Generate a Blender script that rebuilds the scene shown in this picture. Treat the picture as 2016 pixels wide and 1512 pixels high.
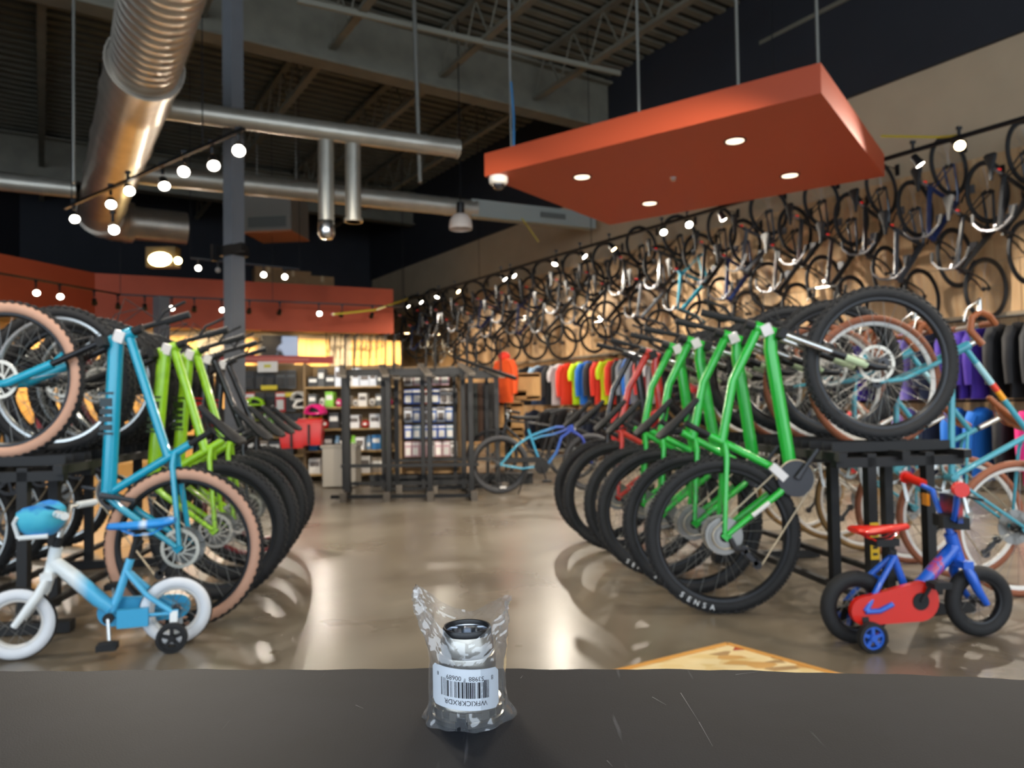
import bpy, bmesh, math, random
from mathutils import Vector, Matrix

for _o in list(bpy.data.objects):
    bpy.data.objects.remove(_o, do_unlink=True)
SC = bpy.context.scene
COL = SC.collection
PI = math.pi
R_ = math.radians

# ------------------------------------------------------------------ camera
CAMZ = 1.02
FPX = 1456.0
PITCH = math.atan((797 - 756) / FPX)
ROLL = 0.0165
_F = Vector((0, math.cos(PITCH), math.sin(PITCH)))
_U0 = Vector((0, -math.sin(PITCH), math.cos(PITCH)))
_R0 = Vector((1, 0, 0))
_R = _R0 * math.cos(ROLL) - _U0 * math.sin(ROLL)
_U = _U0 * math.cos(ROLL) + _R0 * math.sin(ROLL)
CAMP = Vector((0, 0, CAMZ))
cam_d = bpy.data.cameras.new('camera')
cam = bpy.data.objects.new('camera', cam_d)
COL.objects.link(cam)
m = Matrix((( _R.x, _U.x, -_F.x, CAMP.x), (_R.y, _U.y, -_F.y, CAMP.y), (_R.z, _U.z, -_F.z, CAMP.z), (0, 0, 0, 1)))
cam.matrix_world = m
cam_d.sensor_width = 36.0
cam_d.lens = FPX / 2016 * 36.0
cam_d.clip_start = 0.02
cam_d.clip_end = 200
cam_d.dof.use_dof = True
cam_d.dof.focus_distance = 0.45
cam_d.dof.aperture_fstop = 13.0
SC.camera = cam

# ------------------------------------------------------------------ world / exposure
W = bpy.data.worlds.new('world')
SC.world = W
W.use_nodes = True
W.node_tree.nodes['Background'].inputs[0].default_value = (0.74, 0.86, 1.0, 1)
W.node_tree.nodes['Background'].inputs[1].default_value = 2.8
SC.view_settings.view_transform = 'Standard'
SC.view_settings.look = 'None'
SC.view_settings.gamma = 1.0
SC.view_settings.use_curve_mapping = False
SC.view_settings.exposure = 0.32
LAMP_W = 1.6      # overall factor on every shop lamp

def ray(px, py):
    return _F + _R * ((px - 1008) / FPX) - _U * ((py - 756) / FPX)
def at_y(px, py, y):
    d = ray(px, py); return CAMP + d * (y / d.y)
def at_z(px, py, z):
    d = ray(px, py); return CAMP + d * ((z - CAMZ) / d.z)

# ------------------------------------------------------------------ materials
_M = {}
def lin(h):
    h = h.lstrip('#')
    c = [int(h[i:i + 2], 16) / 255 for i in (0, 2, 4)]
    return tuple((x / 12.92 if x <= 0.04045 else ((x + 0.055) / 1.055) ** 2.4) for x in c) + (1,)
def mat(name, col='#808080', rough=0.5, metal=0.0, emit=None, es=0.0, coat=0.0, noise=0.0, scale=8.0, bump=0.0):
    if name in _M: return _M[name]
    M = bpy.data.materials.new(name); M.use_nodes = True
    nt = M.node_tree; b = nt.nodes['Principled BSDF']
    c = lin(col) if isinstance(col, str) else col
    b.inputs['Base Color'].default_value = c
    b.inputs['Roughness'].default_value = rough
    b.inputs['Metallic'].default_value = metal
    if coat: b.inputs['Coat Weight'].default_value = coat
    if emit:
        b.inputs['Emission Color'].default_value = lin(emit) if isinstance(emit, str) else emit
        b.inputs['Emission Strength'].default_value = es
    if noise or bump:
        tc = nt.nodes.new('ShaderNodeTexCoord'); n = nt.nodes.new('ShaderNodeTexNoise')
        n.inputs['Scale'].default_value = scale; n.inputs['Detail'].default_value = 5
        nt.links.new(tc.outputs['Object'], n.inputs['Vector'])
        if noise:
            r = nt.nodes.new('ShaderNodeValToRGB')
            r.color_ramp.elements[0].color = tuple(max(0, x * (1 - noise)) for x in c[:3]) + (1,)
            r.color_ramp.elements[1].color = tuple(min(1, x * (1 + noise)) for x in c[:3]) + (1,)
            r.color_ramp.elements[0].position = 0.3; r.color_ramp.elements[1].position = 0.7
            nt.links.new(n.outputs['Fac'], r.inputs['Fac'])
            nt.links.new(r.outputs['Color'], b.inputs['Base Color'])
        if bump:
            bp = nt.nodes.new('ShaderNodeBump'); bp.inputs['Strength'].default_value = bump
            bp.inputs['Distance'].default_value = 0.01
            nt.links.new(n.outputs['Fac'], bp.inputs['Height'])
            nt.links.new(bp.outputs['Normal'], b.inputs['Normal'])
    _M[name] = M
    return M
def ramp_mat(name, stops, axis='X', lo=0.0, hi=1.0, rough=0.35, noise=0.0, nscale=20, coat=0.0):
    """colour that runs along one object axis (two-tone paint, printed fabric)"""
    if name in _M: return _M[name]
    M = bpy.data.materials.new(name); M.use_nodes = True
    nt = M.node_tree; b = nt.nodes['Principled BSDF']; b.inputs['Roughness'].default_value = rough
    b.inputs['Coat Weight'].default_value = coat
    tc = nt.nodes.new('ShaderNodeTexCoord'); sp = nt.nodes.new('ShaderNodeSeparateXYZ')
    nt.links.new(tc.outputs['Object'], sp.inputs[0])
    mr = nt.nodes.new('ShaderNodeMapRange'); mr.inputs[1].default_value = lo; mr.inputs[2].default_value = hi
    nt.links.new(sp.outputs[axis], mr.inputs[0])
    src = mr.outputs[0]
    if noise:
        n = nt.nodes.new('ShaderNodeTexNoise'); n.inputs['Scale'].default_value = nscale
        nt.links.new(tc.outputs['Object'], n.inputs['Vector'])
        ma = nt.nodes.new('ShaderNodeMath'); ma.operation = 'MULTIPLY_ADD'; ma.inputs[1].default_value = noise
        nt.links.new(n.outputs['Fac'], ma.inputs[0]); nt.links.new(src, ma.inputs[2])
        src = ma.outputs[0]
    r = nt.nodes.new('ShaderNodeValToRGB')
    e = r.color_ramp.elements
    e[0].position, e[0].color = stops[0][0], lin(stops[0][1])
    e[1].position, e[1].color = stops[-1][0], lin(stops[-1][1])
    for p, c in stops[1:-1]:
        q = e.new(p); q.color = lin(c)
    nt.links.new(src, r.inputs['Fac']); nt.links.new(r.outputs['Color'], b.inputs['Base Color'])
    _M[name] = M
    return M

# ------------------------------------------------------------------ mesh builder
class MB:
    def __init__(s):
        s.v = []; s.f = []; s.mi = []
    def add(s, vs, fs, mi=0, M=None):
        o = len(s.v)
        s.v += [tuple(M @ Vector(p)) if M is not None else tuple(p) for p in vs]
        s.f += [tuple(i + o for i in f) for f in fs]
        s.mi += [mi] * len(fs)
        return s
    def box(s, c, d, mi=0, M=None, rz=0.0):
        x, y, z = d[0] / 2, d[1] / 2, d[2] / 2
        cs, sn = math.cos(rz), math.sin(rz)
        vs = []
        for a, b, e in ((-1,-1,-1),(1,-1,-1),(1,1,-1),(-1,1,-1),(-1,-1,1),(1,-1,1),(1,1,1),(-1,1,1)):
            X, Y = a * x, b * y
            vs.append((c[0] + X * cs - Y * sn, c[1] + X * sn + Y * cs, c[2] + e * z))
        return s.add(vs, [(0,3,2,1),(4,5,6,7),(0,1,5,4),(1,2,6,5),(2,3,7,6),(3,0,4,7)], mi, M)
    def bar(s, a, b, w, h, mi=0, up=(0, 0, 1)):
        """rectangular bar from a to b, w across, h along up"""
        a, b = Vector(a), Vector(b); d = (b - a); L = d.length; d.normalize()
        u = Vector(up); r = d.cross(u)
        if r.length < 1e-4: u = Vector((0, 1, 0)); r = d.cross(u)
        r.normalize(); u = r.cross(d).normalized()
        vs = []
        for t in (a, b):
            for i, j in ((-1,-1),(1,-1),(1,1),(-1,1)):
                vs.append(t + r * (i * w / 2) + u * (j * h / 2))
        return s.add(vs, [(3,2,1,0),(4,5,6,7),(0,1,5,4),(1,2,6,5),(2,3,7,6),(3,0,4,7)], mi)
    def tube(s, pts, r, n=8, mi=0, cap=True, closed=False, sx=1.0):
        pts = [Vector(p) for p in pts]; k = len(pts)
        rs = r if isinstance(r, (list, tuple)) else [r] * k
        tan = []
        for i in range(k):
            if closed: t = pts[(i + 1) % k] - pts[i - 1]
            elif i == 0: t = pts[1] - pts[0]
            elif i == k - 1: t = pts[-1] - pts[-2]
            else: t = (pts[i + 1] - pts[i]).normalized() + (pts[i] - pts[i - 1]).normalized()
            tan.append(t.normalized())
        u = Vector((0, 1, 0)) if abs(tan[0].y) < 0.9 else Vector((0, 0, 1))
        u = (u - tan[0] * u.dot(tan[0])).normalized()
        vs = []
        for i in range(k):
            u = (u - tan[i] * u.dot(tan[i])).normalized()
            w = tan[i].cross(u)
            for j in range(n):
                a = 2 * PI * j / n
                vs.append(pts[i] + (u * (math.cos(a) * sx) + w * math.sin(a)) * rs[i])
        fs = []
        kk = k if closed else k - 1
        for i in range(kk):
            for j in range(n):
                a, b = i * n + j, i * n + (j + 1) % n
                c, d = ((i + 1) % k) * n + (j + 1) % n, ((i + 1) % k) * n + j
                fs.append((a, b, c, d))
        if cap and not closed:
            fs.append(tuple(range(n - 1, -1, -1))); fs.append(tuple((k - 1) * n + j for j in range(n)))
        return s.add(vs, fs, mi)
    def lathe(s, prof, n=24, mi=0, M=None, closed=False, cap=False, mis=None):
        """prof: (radius, z) revolved about z"""
        k = len(prof); vs = []
        for r, z in prof:
            for j in range(n):
                a = 2 * PI * j / n
                vs.append((r * math.cos(a), r * math.sin(a), z))
        kk = k if closed else k - 1
        for i in range(kk):
            fs = []
            for j in range(n):
                a, b = i * n + j, i * n + (j + 1) % n
                c, d = ((i + 1) % k) * n + (j + 1) % n, ((i + 1) % k) * n + j
                fs.append((a, b, c, d))
            if i == 0: o = len(s.v); s.v += [tuple(M @ Vector(p)) if M is not None else p for p in vs]
            s.f += [tuple(q + o for q in f) for f in fs]; s.mi += [mis[i] if mis else mi] * len(fs)
        if cap:
            s.f.append(tuple(o + j for j in range(n - 1, -1, -1))); s.mi.append(mi)
            s.f.append(tuple(o + (k - 1) * n + j for j in range(n))); s.mi.append(mi)
        return s
    def prism(s, poly, h0, h1, mi=0, M=None):
        """polygon in xy extruded from z=h0 to z=h1"""
        n = len(poly)
        vs = [(p[0], p[1], h0) for p in poly] + [(p[0], p[1], h1) for p in poly]
        fs = [tuple(range(n - 1, -1, -1)), tuple(range(n, 2 * n))]
        fs += [(i, (i + 1) % n, n + (i + 1) % n, n + i) for i in range(n)]
        return s.add(vs, fs, mi, M)
    def ball(s, c, r, n=10, mi=0, sc=(1, 1, 1), M=None):
        vs = [(c[0], c[1], c[2] - r * sc[2])]; h = n // 2
        for i in range(1, h):
            ph = -PI / 2 + PI * i / h
            for j in range(n):
                a = 2 * PI * j / n
                vs.append((c[0] + r * sc[0] * math.cos(ph) * math.cos(a), c[1] + r * sc[1] * math.cos(ph) * math.sin(a), c[2] + r * sc[2] * math.sin(ph)))
        vs.append((c[0], c[1], c[2] + r * sc[2])); top = len(vs) - 1
        fs = [(0, 1 + (j + 1) % n, 1 + j) for j in range(n)]
        for i in range(h - 2):
            for j in range(n):
                a = 1 + i * n + j; b = 1 + i * n + (j + 1) % n
                fs.append((a, b, b + n, a + n))
        fs += [(top, 1 + (h - 2) * n + j, 1 + (h - 2) * n + (j + 1) % n) for j in range(n)]
        return s.add(vs, fs, mi, M)
    def mesh(s, name, mats, sharp=40):
        me = bpy.data.meshes.new(name)
        me.from_pydata(s.v, [], s.f)
        for M in (mats if isinstance(mats, (list, tuple)) else [mats]): me.materials.append(M)
        if any(s.mi): me.polygons.foreach_set('material_index', s.mi)
        me.shade_smooth()
        me.set_sharp_from_angle(angle=R_(sharp))
        me.update()
        return me
    def build(s, name, mats, parent=None, sharp=40):
        return link(name, s.mesh(name, mats, sharp), parent)

def link(name, me, parent=None, loc=None, rot=None):
    o = bpy.data.objects.new(name, me); COL.objects.link(o)
    if parent is not None: o.parent = parent
    if loc is not None: o.location = loc
    if rot is not None: o.rotation_euler = rot
    return o
def tag(o, label=None, cat=None, group=None, kind=None):
    if label: o['label'] = label
    if cat: o['category'] = cat
    if group: o['group'] = group
    if kind: o['kind'] = kind
    return o
def thing(name, label, cat, loc=(0, 0, 0), rot=(0, 0, 0), group=None):
    o = bpy.data.objects.new(name, None); COL.objects.link(o)
    o.empty_display_size = 0.1
    o.location = loc; o.rotation_euler = rot
    return tag(o, label, cat, group)
def copy_tree(o, parent=None):
    c = o.copy(); COL.objects.link(c); c.parent = parent
    for ch in list(o.children): copy_tree(ch, c)
    return c
def struct(o):
    return tag(o, kind='structure')
def spot(name, parent, loc, aim, power, size=70, blend=0.6, col=(1.0, 0.9, 0.78), rad=0.04):
    L = bpy.data.lights.new(name, 'SPOT'); L.energy = power * LAMP_W; L.spot_size = R_(size); L.spot_blend = blend
    L.color = col; L.shadow_soft_size = rad
    o = bpy.data.objects.new(name, L); COL.objects.link(o)
    if parent is not None: o.parent = parent
    o.location = loc
    o.rotation_euler = Vector(aim).to_track_quat('-Z', 'Y').to_euler()
    return o
def text_mesh(body, size, name, M, extrude=0.0):
    cu = bpy.data.curves.new(name, 'FONT'); cu.body = body; cu.size = size
    cu.align_x = 'CENTER'; cu.align_y = 'CENTER'; cu.extrude = extrude; cu.resolution_u = 3
    o = bpy.data.objects.new(name, cu); COL.objects.link(o)
    dg = bpy.context.evaluated_depsgraph_get()
    me = bpy.data.meshes.new_from_object(o.evaluated_get(dg))
    bpy.data.objects.remove(o, do_unlink=True); bpy.data.curves.remove(cu)
    me.materials.clear(); me.materials.append(M); me.name = name
    return me
random.seed(7)
rnd = random.uniform
# ================================================================== THE ROOM
# right wall: plan line through WO, direction WU (receding), normal WN (into the room)
WO = Vector((5.6, 8.07, 0)); WA = R_(33.5)
WU = Vector((-math.sin(WA), math.cos(WA), 0)); WN = Vector((-math.cos(WA), -math.sin(WA), 0))
WROT = math.atan2(WU.y, WU.x)
def on_wall(t, off, z):
    return WO + WU * t + WN * off + Vector((0, 0, z))
def wall_t(px, off):
    """distance along the wall where the sight line through column px crosses the plane at that offset"""
    k = (px - 1008) / FPX; b = WO + WN * off
    return (b.x - k * b.y) / (k * WU.y - WU.x)

def floor_mat():
    M = bpy.data.materials.new('polished_concrete'); M.use_nodes = True
    nt = M.node_tree; b = nt.nodes['Principled BSDF']; L = nt.links.new
    tc = nt.nodes.new('ShaderNodeTexCoord')
    n1 = nt.nodes.new('ShaderNodeTexNoise'); n1.inputs['Scale'].default_value = 0.55; n1.inputs['Detail'].default_value = 4; n1.inputs['Distortion'].default_value = 0.6
    n2 = nt.nodes.new('ShaderNodeTexNoise'); n2.inputs['Scale'].default_value = 1.3; n2.inputs['Detail'].default_value = 4; n2.inputs['Distortion'].default_value = 0.3
    n3 = nt.nodes.new('ShaderNodeTexNoise'); n3.inputs['Scale'].default_value = 60; n3.inputs['Detail'].default_value = 2
    for n in (n1, n2, n3): L(tc.outputs['Object'], n.inputs['Vector'])
    r = nt.nodes.new('ShaderNodeValToRGB'); e = r.color_ramp.elements
    e[0].position, e[0].color = 0.30, lin('#564c40'); e[1].position, e[1].color = 0.72, lin('#8a8274')
    q = e.new(0.5); q.color = lin('#6f6556')
    mx = nt.nodes.new('ShaderNodeMath'); mx.operation = 'MULTIPLY_ADD'; mx.inputs[1].default_value = 0.45
    L(n2.outputs['Fac'], mx.inputs[0])
    m2 = nt.nodes.new('ShaderNodeMath'); m2.operation = 'MULTIPLY_ADD'; m2.inputs[1].default_value = 0.6; m2.inputs[2].default_value = 0.0
    L(n1.outputs['Fac'], m2.inputs[0]); L(m2.outputs[0], mx.inputs[2])
    L(mx.outputs[0], r.inputs['Fac']); L(r.outputs['Color'], b.inputs['Base Color'])
    rr = nt.nodes.new('ShaderNodeMapRange'); rr.inputs[3].default_value = 0.24; rr.inputs[4].default_value = 0.33
    L(n2.outputs['Fac'], rr.inputs[0]); L(rr.outputs[0], b.inputs['Roughness'])
    bp = nt.nodes.new('ShaderNodeBump'); bp.inputs['Strength'].default_value = 0.0; bp.inputs['Distance'].default_value = 0.01
    L(n2.outputs['Fac'], bp.inputs['Height']); L(bp.outputs['Normal'], b.inputs['Normal'])
    b.inputs['Coat Weight'].default_value = 0.15; b.inputs['Coat Roughness'].default_value = 0.2
    return M
def ply_mat(name, c0, c1, rough=0.6):
    M = bpy.data.materials.new(name); M.use_nodes = True
    nt = M.node_tree; b = nt.nodes['Principled BSDF']; L = nt.links.new
    tc = nt.nodes.new('ShaderNodeTexCoord'); mp = nt.nodes.new('ShaderNodeMapping'); mp.inputs['Scale'].default_value = (3, 3, 0.35)
    oi = nt.nodes.new('ShaderNodeObjectInfo'); n = nt.nodes.new('ShaderNodeTexNoise'); n.inputs['Scale'].default_value = 3; n.inputs['Detail'].default_value = 7; n.inputs['Distortion'].default_value = 1.5
    va = nt.nodes.new('ShaderNodeVectorMath'); va.operation = 'ADD'
    L(tc.outputs['Object'], mp.inputs[0]); L(mp.outputs[0], va.inputs[0]); L(oi.outputs['Random'], va.inputs[1])
    L(va.outputs[0], n.inputs['Vector'])
    r = nt.nodes.new('ShaderNodeValToRGB'); e = r.color_ramp.elements
    e[0].position, e[0].color = 0.25, lin(c0); e[1].position, e[1].color = 0.75, lin(c1)
    ma = nt.nodes.new('ShaderNodeMath'); ma.operation = 'MULTIPLY_ADD'; ma.inputs[1].default_value = 0.35
    sb = nt.nodes.new('ShaderNodeMath'); sb.operation = 'SUBTRACT'; sb.inputs[1].default_value = 0.17
    L(oi.outputs['Random'], ma.inputs[0]); L(n.outputs['Fac'], sb.inputs[0]); L(sb.outputs[0], ma.inputs[2])
    L(ma.outputs[0], r.inputs['Fac']); L(r.outputs['Color'], b.inputs['Base Color']); b.inputs['Roughness'].default_value = rough
    return M
PLY = ply_mat('plywood_wall', '#b18a5e', '#cfae84')
PLYB = ply_mat('plywood_back', '#c79a55', '#dcb470')
TAN = mat('tan_wall_paint', '#b09c80', 0.8, noise=0.05, scale=2)
DARK = mat('dark_ceiling_paint', '#2c2c28', 0.85, noise=0.15, scale=3)
STEEL_D = mat('painted_roof_steel', '#6a6658', 0.6, noise=0.15, scale=4)
ORANGE = mat('burnt_orange_paint', '#b34a27', 0.65, noise=0.05, scale=3)
BLACKM = mat('black_metal', '#131314', 0.42, 0.3)

# floor, ceiling
fl = MB().box((-1, 10, -0.05), (30, 36, 0.1)).build('floor', floor_mat()); struct(fl)
deck = MB()
for i in range(150):      # ribbed steel deck
    y = -8 + i * 0.24
deck.box((-1, 10, 7.15), (30, 36, 0.1))
ce = deck.build('ceiling', DARK); struct(ce)
rib = MB()
for i in range(-70, 70):
    a = Vector((-1, 10, 7.08)) + WU * (i * 0.26)
    d = Vector((-WU.y, WU.x, 0))
    rib.bar(a - d * 14, a + d * 14, 0.13, 0.05)
ro = rib.build('deck_ribs', STEEL_D, ce); ro['kind'] = 'stuff'

# right wall, with painted band and plywood sheets
wr = MB().add([on_wall(-16, 0, 0), on_wall(19, 0, 0), on_wall(19, 0, 5.0), on_wall(-16, 0, 5.0),
               on_wall(-16, -0.2, 0), on_wall(19, -0.2, 0), on_wall(19, -0.2, 5.0), on_wall(-16, -0.2, 5.0)],
              [(0,1,2,3),(7,6,5,4),(3,2,6,7),(0,3,7,4),(1,5,6,2)]).build('wall_right', TAN); struct(wr)
wu = MB().add([on_wall(-16, 0.06, 5.0), on_wall(19, 0.06, 5.0), on_wall(19, 0.06, 7.1), on_wall(-16, 0.06, 7.1),
               on_wall(-16, -0.2, 5.0), on_wall(19, -0.2, 5.0), on_wall(19, -0.2, 7.1), on_wall(-16, -0.2, 7.1)],
              [(0,1,2,3),(7,6,5,4),(0,4,5,1),(0,3,7,4),(1,5,6,2)]).build('wall_right_upper', mat('navy_wall_paint', '#202228', 0.8, noise=0.1, scale=2)); struct(wu)
sheet = MB().box((0, 0, 0), (1.212, 0.016, 1.212)).mesh('plywood_sheet', PLY)
for i in range(-2, 15):
    for j in range(3):
        p = on_wall(i * 1.22 + (0.61 if j == 1 else 0), 0.008, 0.1 + 0.61 + j * 1.22)
        o = link('plywood_sheet', sheet, wr, p, (0, 0, WROT))
# back wall far behind the mezzanine
bA = on_wall(18, 0, 0); bB = bA + WN * 22
wb = MB().add([bA, bB, bB + Vector((0,0,7.1)), bA + Vector((0,0,7.1)),
               bA + WU * 0.2, bB + WU * 0.2, bB + WU * 0.2 + Vector((0,0,7.1)), bA + WU * 0.2 + Vector((0,0,7.1))],
              [(0,1,2,3),(7,6,5,4),(0,3,7,4),(1,5,6,2)]).build('wall_back', mat('navy_wall_paint')); struct(wb)
wl = MB().box((-12.1, 9, 3.55), (0.2, 26, 7.1)).build('wall_left', mat('navy_wall_paint')); struct(wl)

# mezzanine fascia (burnt orange) with plywood wall beneath it
ZB, ZT = 2.62, 3.6
fA = at_z(215, 640, ZB); fB = at_z(775, 657, ZB); fA.z = fB.z = 0
fC = at_z(187, 641, ZB); fC.z = 0
fdir = (fB - fC).normalized(); fn = Vector((fdir.y, -fdir.x, 0))     # towards camera
fL0 = at_z(0, 499, ZT); fL0.z = 0
ld = (fC - fL0).normalized(); fL = fC - ld * 9
MEZ = [fL, fC, fB]
def strip(path, th, z0, z1, name, M, back):
    """wall that follows a plan path, th thick towards back side"""
    mb = MB(); n = len(path)
    nor = []
    for i in range(n):
        d = (path[min(i + 1, n - 1)] - path[max(i - 1, 0)]).normalized(); nor.append(Vector((-d.y, d.x, 0)) * back)
    vs = []
    for z in (z0, z1):
        for i in range(n): vs.append(path[i] + Vector((0, 0, z)))
        for i in range(n): vs.append(path[i] + nor[i] * th + Vector((0, 0, z)))
    k = 2 * n; fs = []
    for i in range(n - 1):
        fs += [(i, i + 1, k + i + 1, k + i), (n + i + 1, n + i, k + n + i, k + n + i + 1), (i + 1, i, n + i, n + i + 1), (k + i, k + i + 1, k + n + i + 1, k + n + i)]
    fs += [(0, k, k + n, n), (n - 1, 2 * n - 1, k + 2 * n - 1, k + n - 1)]
    return mb.add(vs, fs).build(name, M, sharp=20)
fa = strip(MEZ, 0.12, ZB, ZT, 'trim_1', ORANGE, 1); struct(fa)
# floor of the mezzanine (soffit) and plywood wall 1.5 m behind the fascia
sof = MB().add([tuple(p + Vector((0, 0, ZB + 0.1))) for p in (fL, fC, fB)] + [tuple(p + Vector((0, 0, ZB + 0.1))) for p in (fB - fn * 4.2, fC - fn * 4.2, fL + Vector((-3.5, 0.5, 0)))],
               [(0, 1, 4, 5), (1, 2, 3, 4)]).build('mezzanine_deck', mat('soffit_paint', '#7a6a52', 0.8), fa)
bw0 = fC - fn * 1.6 - fdir * 3.4; bw1 = fB - fn * 1.6 + fdir * 0.3
bw = strip([bw0, bw1], 0.15, 0, ZB + 0.1, 'wall_mezzanine', mat('back_wall_paint', '#9c8f7c', 0.8), 1); struct(bw)
L = (bw1 - bw0).length; nsh = int(L / 1.22)
sh2 = MB().box((0, 0, 0), (1.212, 0.016, 2.6)).mesh('plywood_sheet_tall', PLYB)
for i in range(nsh + 1):
    p = bw0 + fdir * (0.6 + i * 1.22) + fn * 0.01
    link('plywood_sheet', sh2, bw, (p.x, p.y, 1.31), (0, 0, math.atan2(fdir.y, fdir.x)))
# side wall under the left leg of the fascia
sw = strip([fL - Vector((1.6, 0, 0)), fC - Vector((1.6, 0, 0))], 0.15, 0, ZB + 0.1, 'wall_side', PLYB, 1); struct(sw)

# square steel columns
def column(px, y, w, z1, label, sign=False):
    p = at_y(px, 700, y)
    t = thing('steel_column', label, 'column', (p.x, y, 0), (0, 0, -WA))
    mb = MB().box((0, 0, z1 / 2), (w, w, z1))
    mb.build('post', mat('column_grey_paint', '#6b6d70', 0.45, noise=0.06, scale=4), t)
    MB().box((0, 0, 0.01), (w * 1.6, w * 1.6, 0.02)).build('base_plate', mat('column_grey_paint'), t)
    return t
c1 = column(462, 9.0, 0.175, 7.05, 'grey square steel column with a black clamp bracket')
MB().box((0, 0, 2.95), (0.25, 0.25, 0.12)).box((0.2, -0.1, 2.95), (0.25, 0.06, 0.1)).box((-0.17, -0.15, 2.93), (0.05, 0.08, 0.2)).build('clamp_bracket', BLACKM, c1)
c2 = column(318, 12.6, 0.19, 2.96, 'pale steel column with a glowing lamp on top')
c2.children[0].data.materials[0] = mat('column_pale', '#8b8a86', 0.4)

# ------------------------------------------------------------------ roof steel
gz = 6.05
g0 = at_z(600, 116, gz); g1 = at_z(1120, 240, gz)
gd = (g1 - g0).normalized()
def girder(c, off, label):
    t = thing('roof_girder', label, 'beam', (0, 0, 0))
    k_ = (WO - c).dot(WN) / gd.dot(WN)          # run up to the wall
    a = c - gd * 12; b = c + gd * (k_ - 0.1)
    up = Vector((0, 0, 1))
    MB().bar(a + up * 0.42, b + up * 0.42, 0.03, 0.85).build('web', STEEL_D, t)
    MB().bar(a, b, 0.32, 0.04).build('flange', STEEL_D, t)
    MB().bar(a + up * 0.85, b + up * 0.85, 0.32, 0.04).build('flange', STEEL_D, t)
    return t
girder(g0, 0, 'deep grey steel roof girder over the hanging orange canopy')
girder(g0 + WU * 8.2, 0, 'deep grey steel roof girder beyond the silver ducts')
jd = Vector((gd.y * -1, gd.x, 0))     # joists run square to the girders
def joist(c, l0, l1, label, step=0.75, h=0.6):
    t = thing('roof_joist', label, 'joist', (0, 0, 0), group='open web roof joists')
    a, b = c - jd * l0, c + jd * l1
    zb, zt = gz + 0.25, 6.98
    A, B = Vector((a.x, a.y, zb)), Vector((b.x, b.y, zb)); A2, B2 = Vector((a.x, a.y, zt)), Vector((b.x, b.y, zt))
    MB().bar(A, B, 0.11, 0.06).build('chord', STEEL_D, t)
    MB().bar(A2, B2, 0.11, 0.06).build('chord', STEEL_D, t)
    n = int((B - A).length / step)
    me = MB().tube([(0, 0, 0), (step / 2, 0, zt - zb)], 0.016, 6).mesh('web_bar', STEEL_D)
    me2 = MB().tube([(step / 2, 0, zt - zb), (step, 0, 0)], 0.016, 6).mesh('web_bar', STEEL_D)
    rz = math.atan2((B - A).y, (B - A).x)
    for i in range(n):
        p = A + (B - A).normalized() * (i * step)
        link('web_bar', me, t, p, (0, 0, rz)); link('web_bar', me2, t, p, (0, 0, rz))
    return t
for s in (-9.0, -7.2, -5.4, -3.6, -1.8, 0.0, 1.8, 3.6, 5.4):
    c = g0 + gd * (s + 2.2)
    joist(c, 7.5, 11.5, 'open web steel roof joist under the dark deck')
# bridging angle that runs across the joists (bright line in front of the girder)
q0 = at_z(600, 3, 6.25); q1 = at_z(1300, 163, 6.25)
qd = (q1 - q0).normalized()
tag(MB().bar(q0 - qd * 0.1, q1 - qd * 0.8, 0.05, 0.07).build('bridging_angle', mat('bridging_steel', '#7d7a6c', 0.6)), 'thin pale steel bridging angle crossing the joists before the girder', 'beam')

# ------------------------------------------------------------------ hanging canopy
ZC = 3.35; TC = 0.235
cFL, cFR, cBR, cBL = at_z(938, 352, ZC), at_z(1590, 190, ZC), at_z(1763, 343, ZC), at_z(1215, 440, ZC)
cc = (cFL + cFR + cBR + cBL) / 4
ax = ((cFR - cFL) + (cBR - cBL)).normalized(); ay = Vector((-ax.y, ax.x, 0))
hx = ((cFR - cFL).length + (cBR - cBL).length) / 4; hy = ((cBL - cFL).length + (cBR - cFR).length) / 4
canopy = thing('hanging_canopy', 'burnt orange rectangular canopy hanging from thin rods with four downlights', 'canopy', (cc.x, cc.y, ZC), (0, 0, math.atan2(ax.y, ax.x)))
MB().box((0, 0, TC / 2), (2 * hx, 2 * hy, TC)).build('panel', mat('canopy_paint', '#b44a28', 0.55), canopy, sharp=20)
Mi = Matrix.Translation((cc.x, cc.y, ZC)) @ Matrix.Rotation(math.atan2(ax.y, ax.x), 4, 'Z')
Mi = Mi.inverted()
TRIMW = mat('white_enamel', '#e4ded4', 0.4)
for px, py in ((1146, 348), (1447, 277), (1555, 345), (1279, 400)):
    p = Mi @ at_z(px, py, ZC)
    dl = MB().lathe([(0.05, -0.004), (0.088, -0.004), (0.092, -0.012), (0.098, -0.010), (0.1, 0.002)], 24).build('downlight_trim', mat('downlight_ring', '#2a1712', 0.5), canopy)
    dl.location = (p.x, p.y, 0)
    MB().lathe([(0.0001, -0.006), (0.078, -0.006), (0.078, 0.0)], 24).build('downlight_lens', mat('downlight_glow', '#fff0dc', 0.5, emit='#ffe2c4', es=2.2), dl)
    spot('downlight_lamp', dl, (0, 0, -0.03), (0, 0, -1), 60, 110, 0.8)
p = Mi @ at_z(1325, 350, ZC)
MB().lathe([(0.0001, -0.03), (0.03, -0.03), (0.012, -0.022), (0.012, -0.004), (0.035, -0.003), (0.036, 0)], 12).build('sprinkler_head', mat('chrome', '#c8c8c8', 0.2, 1), canopy).location = (p.x, p.y, 0)
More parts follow.
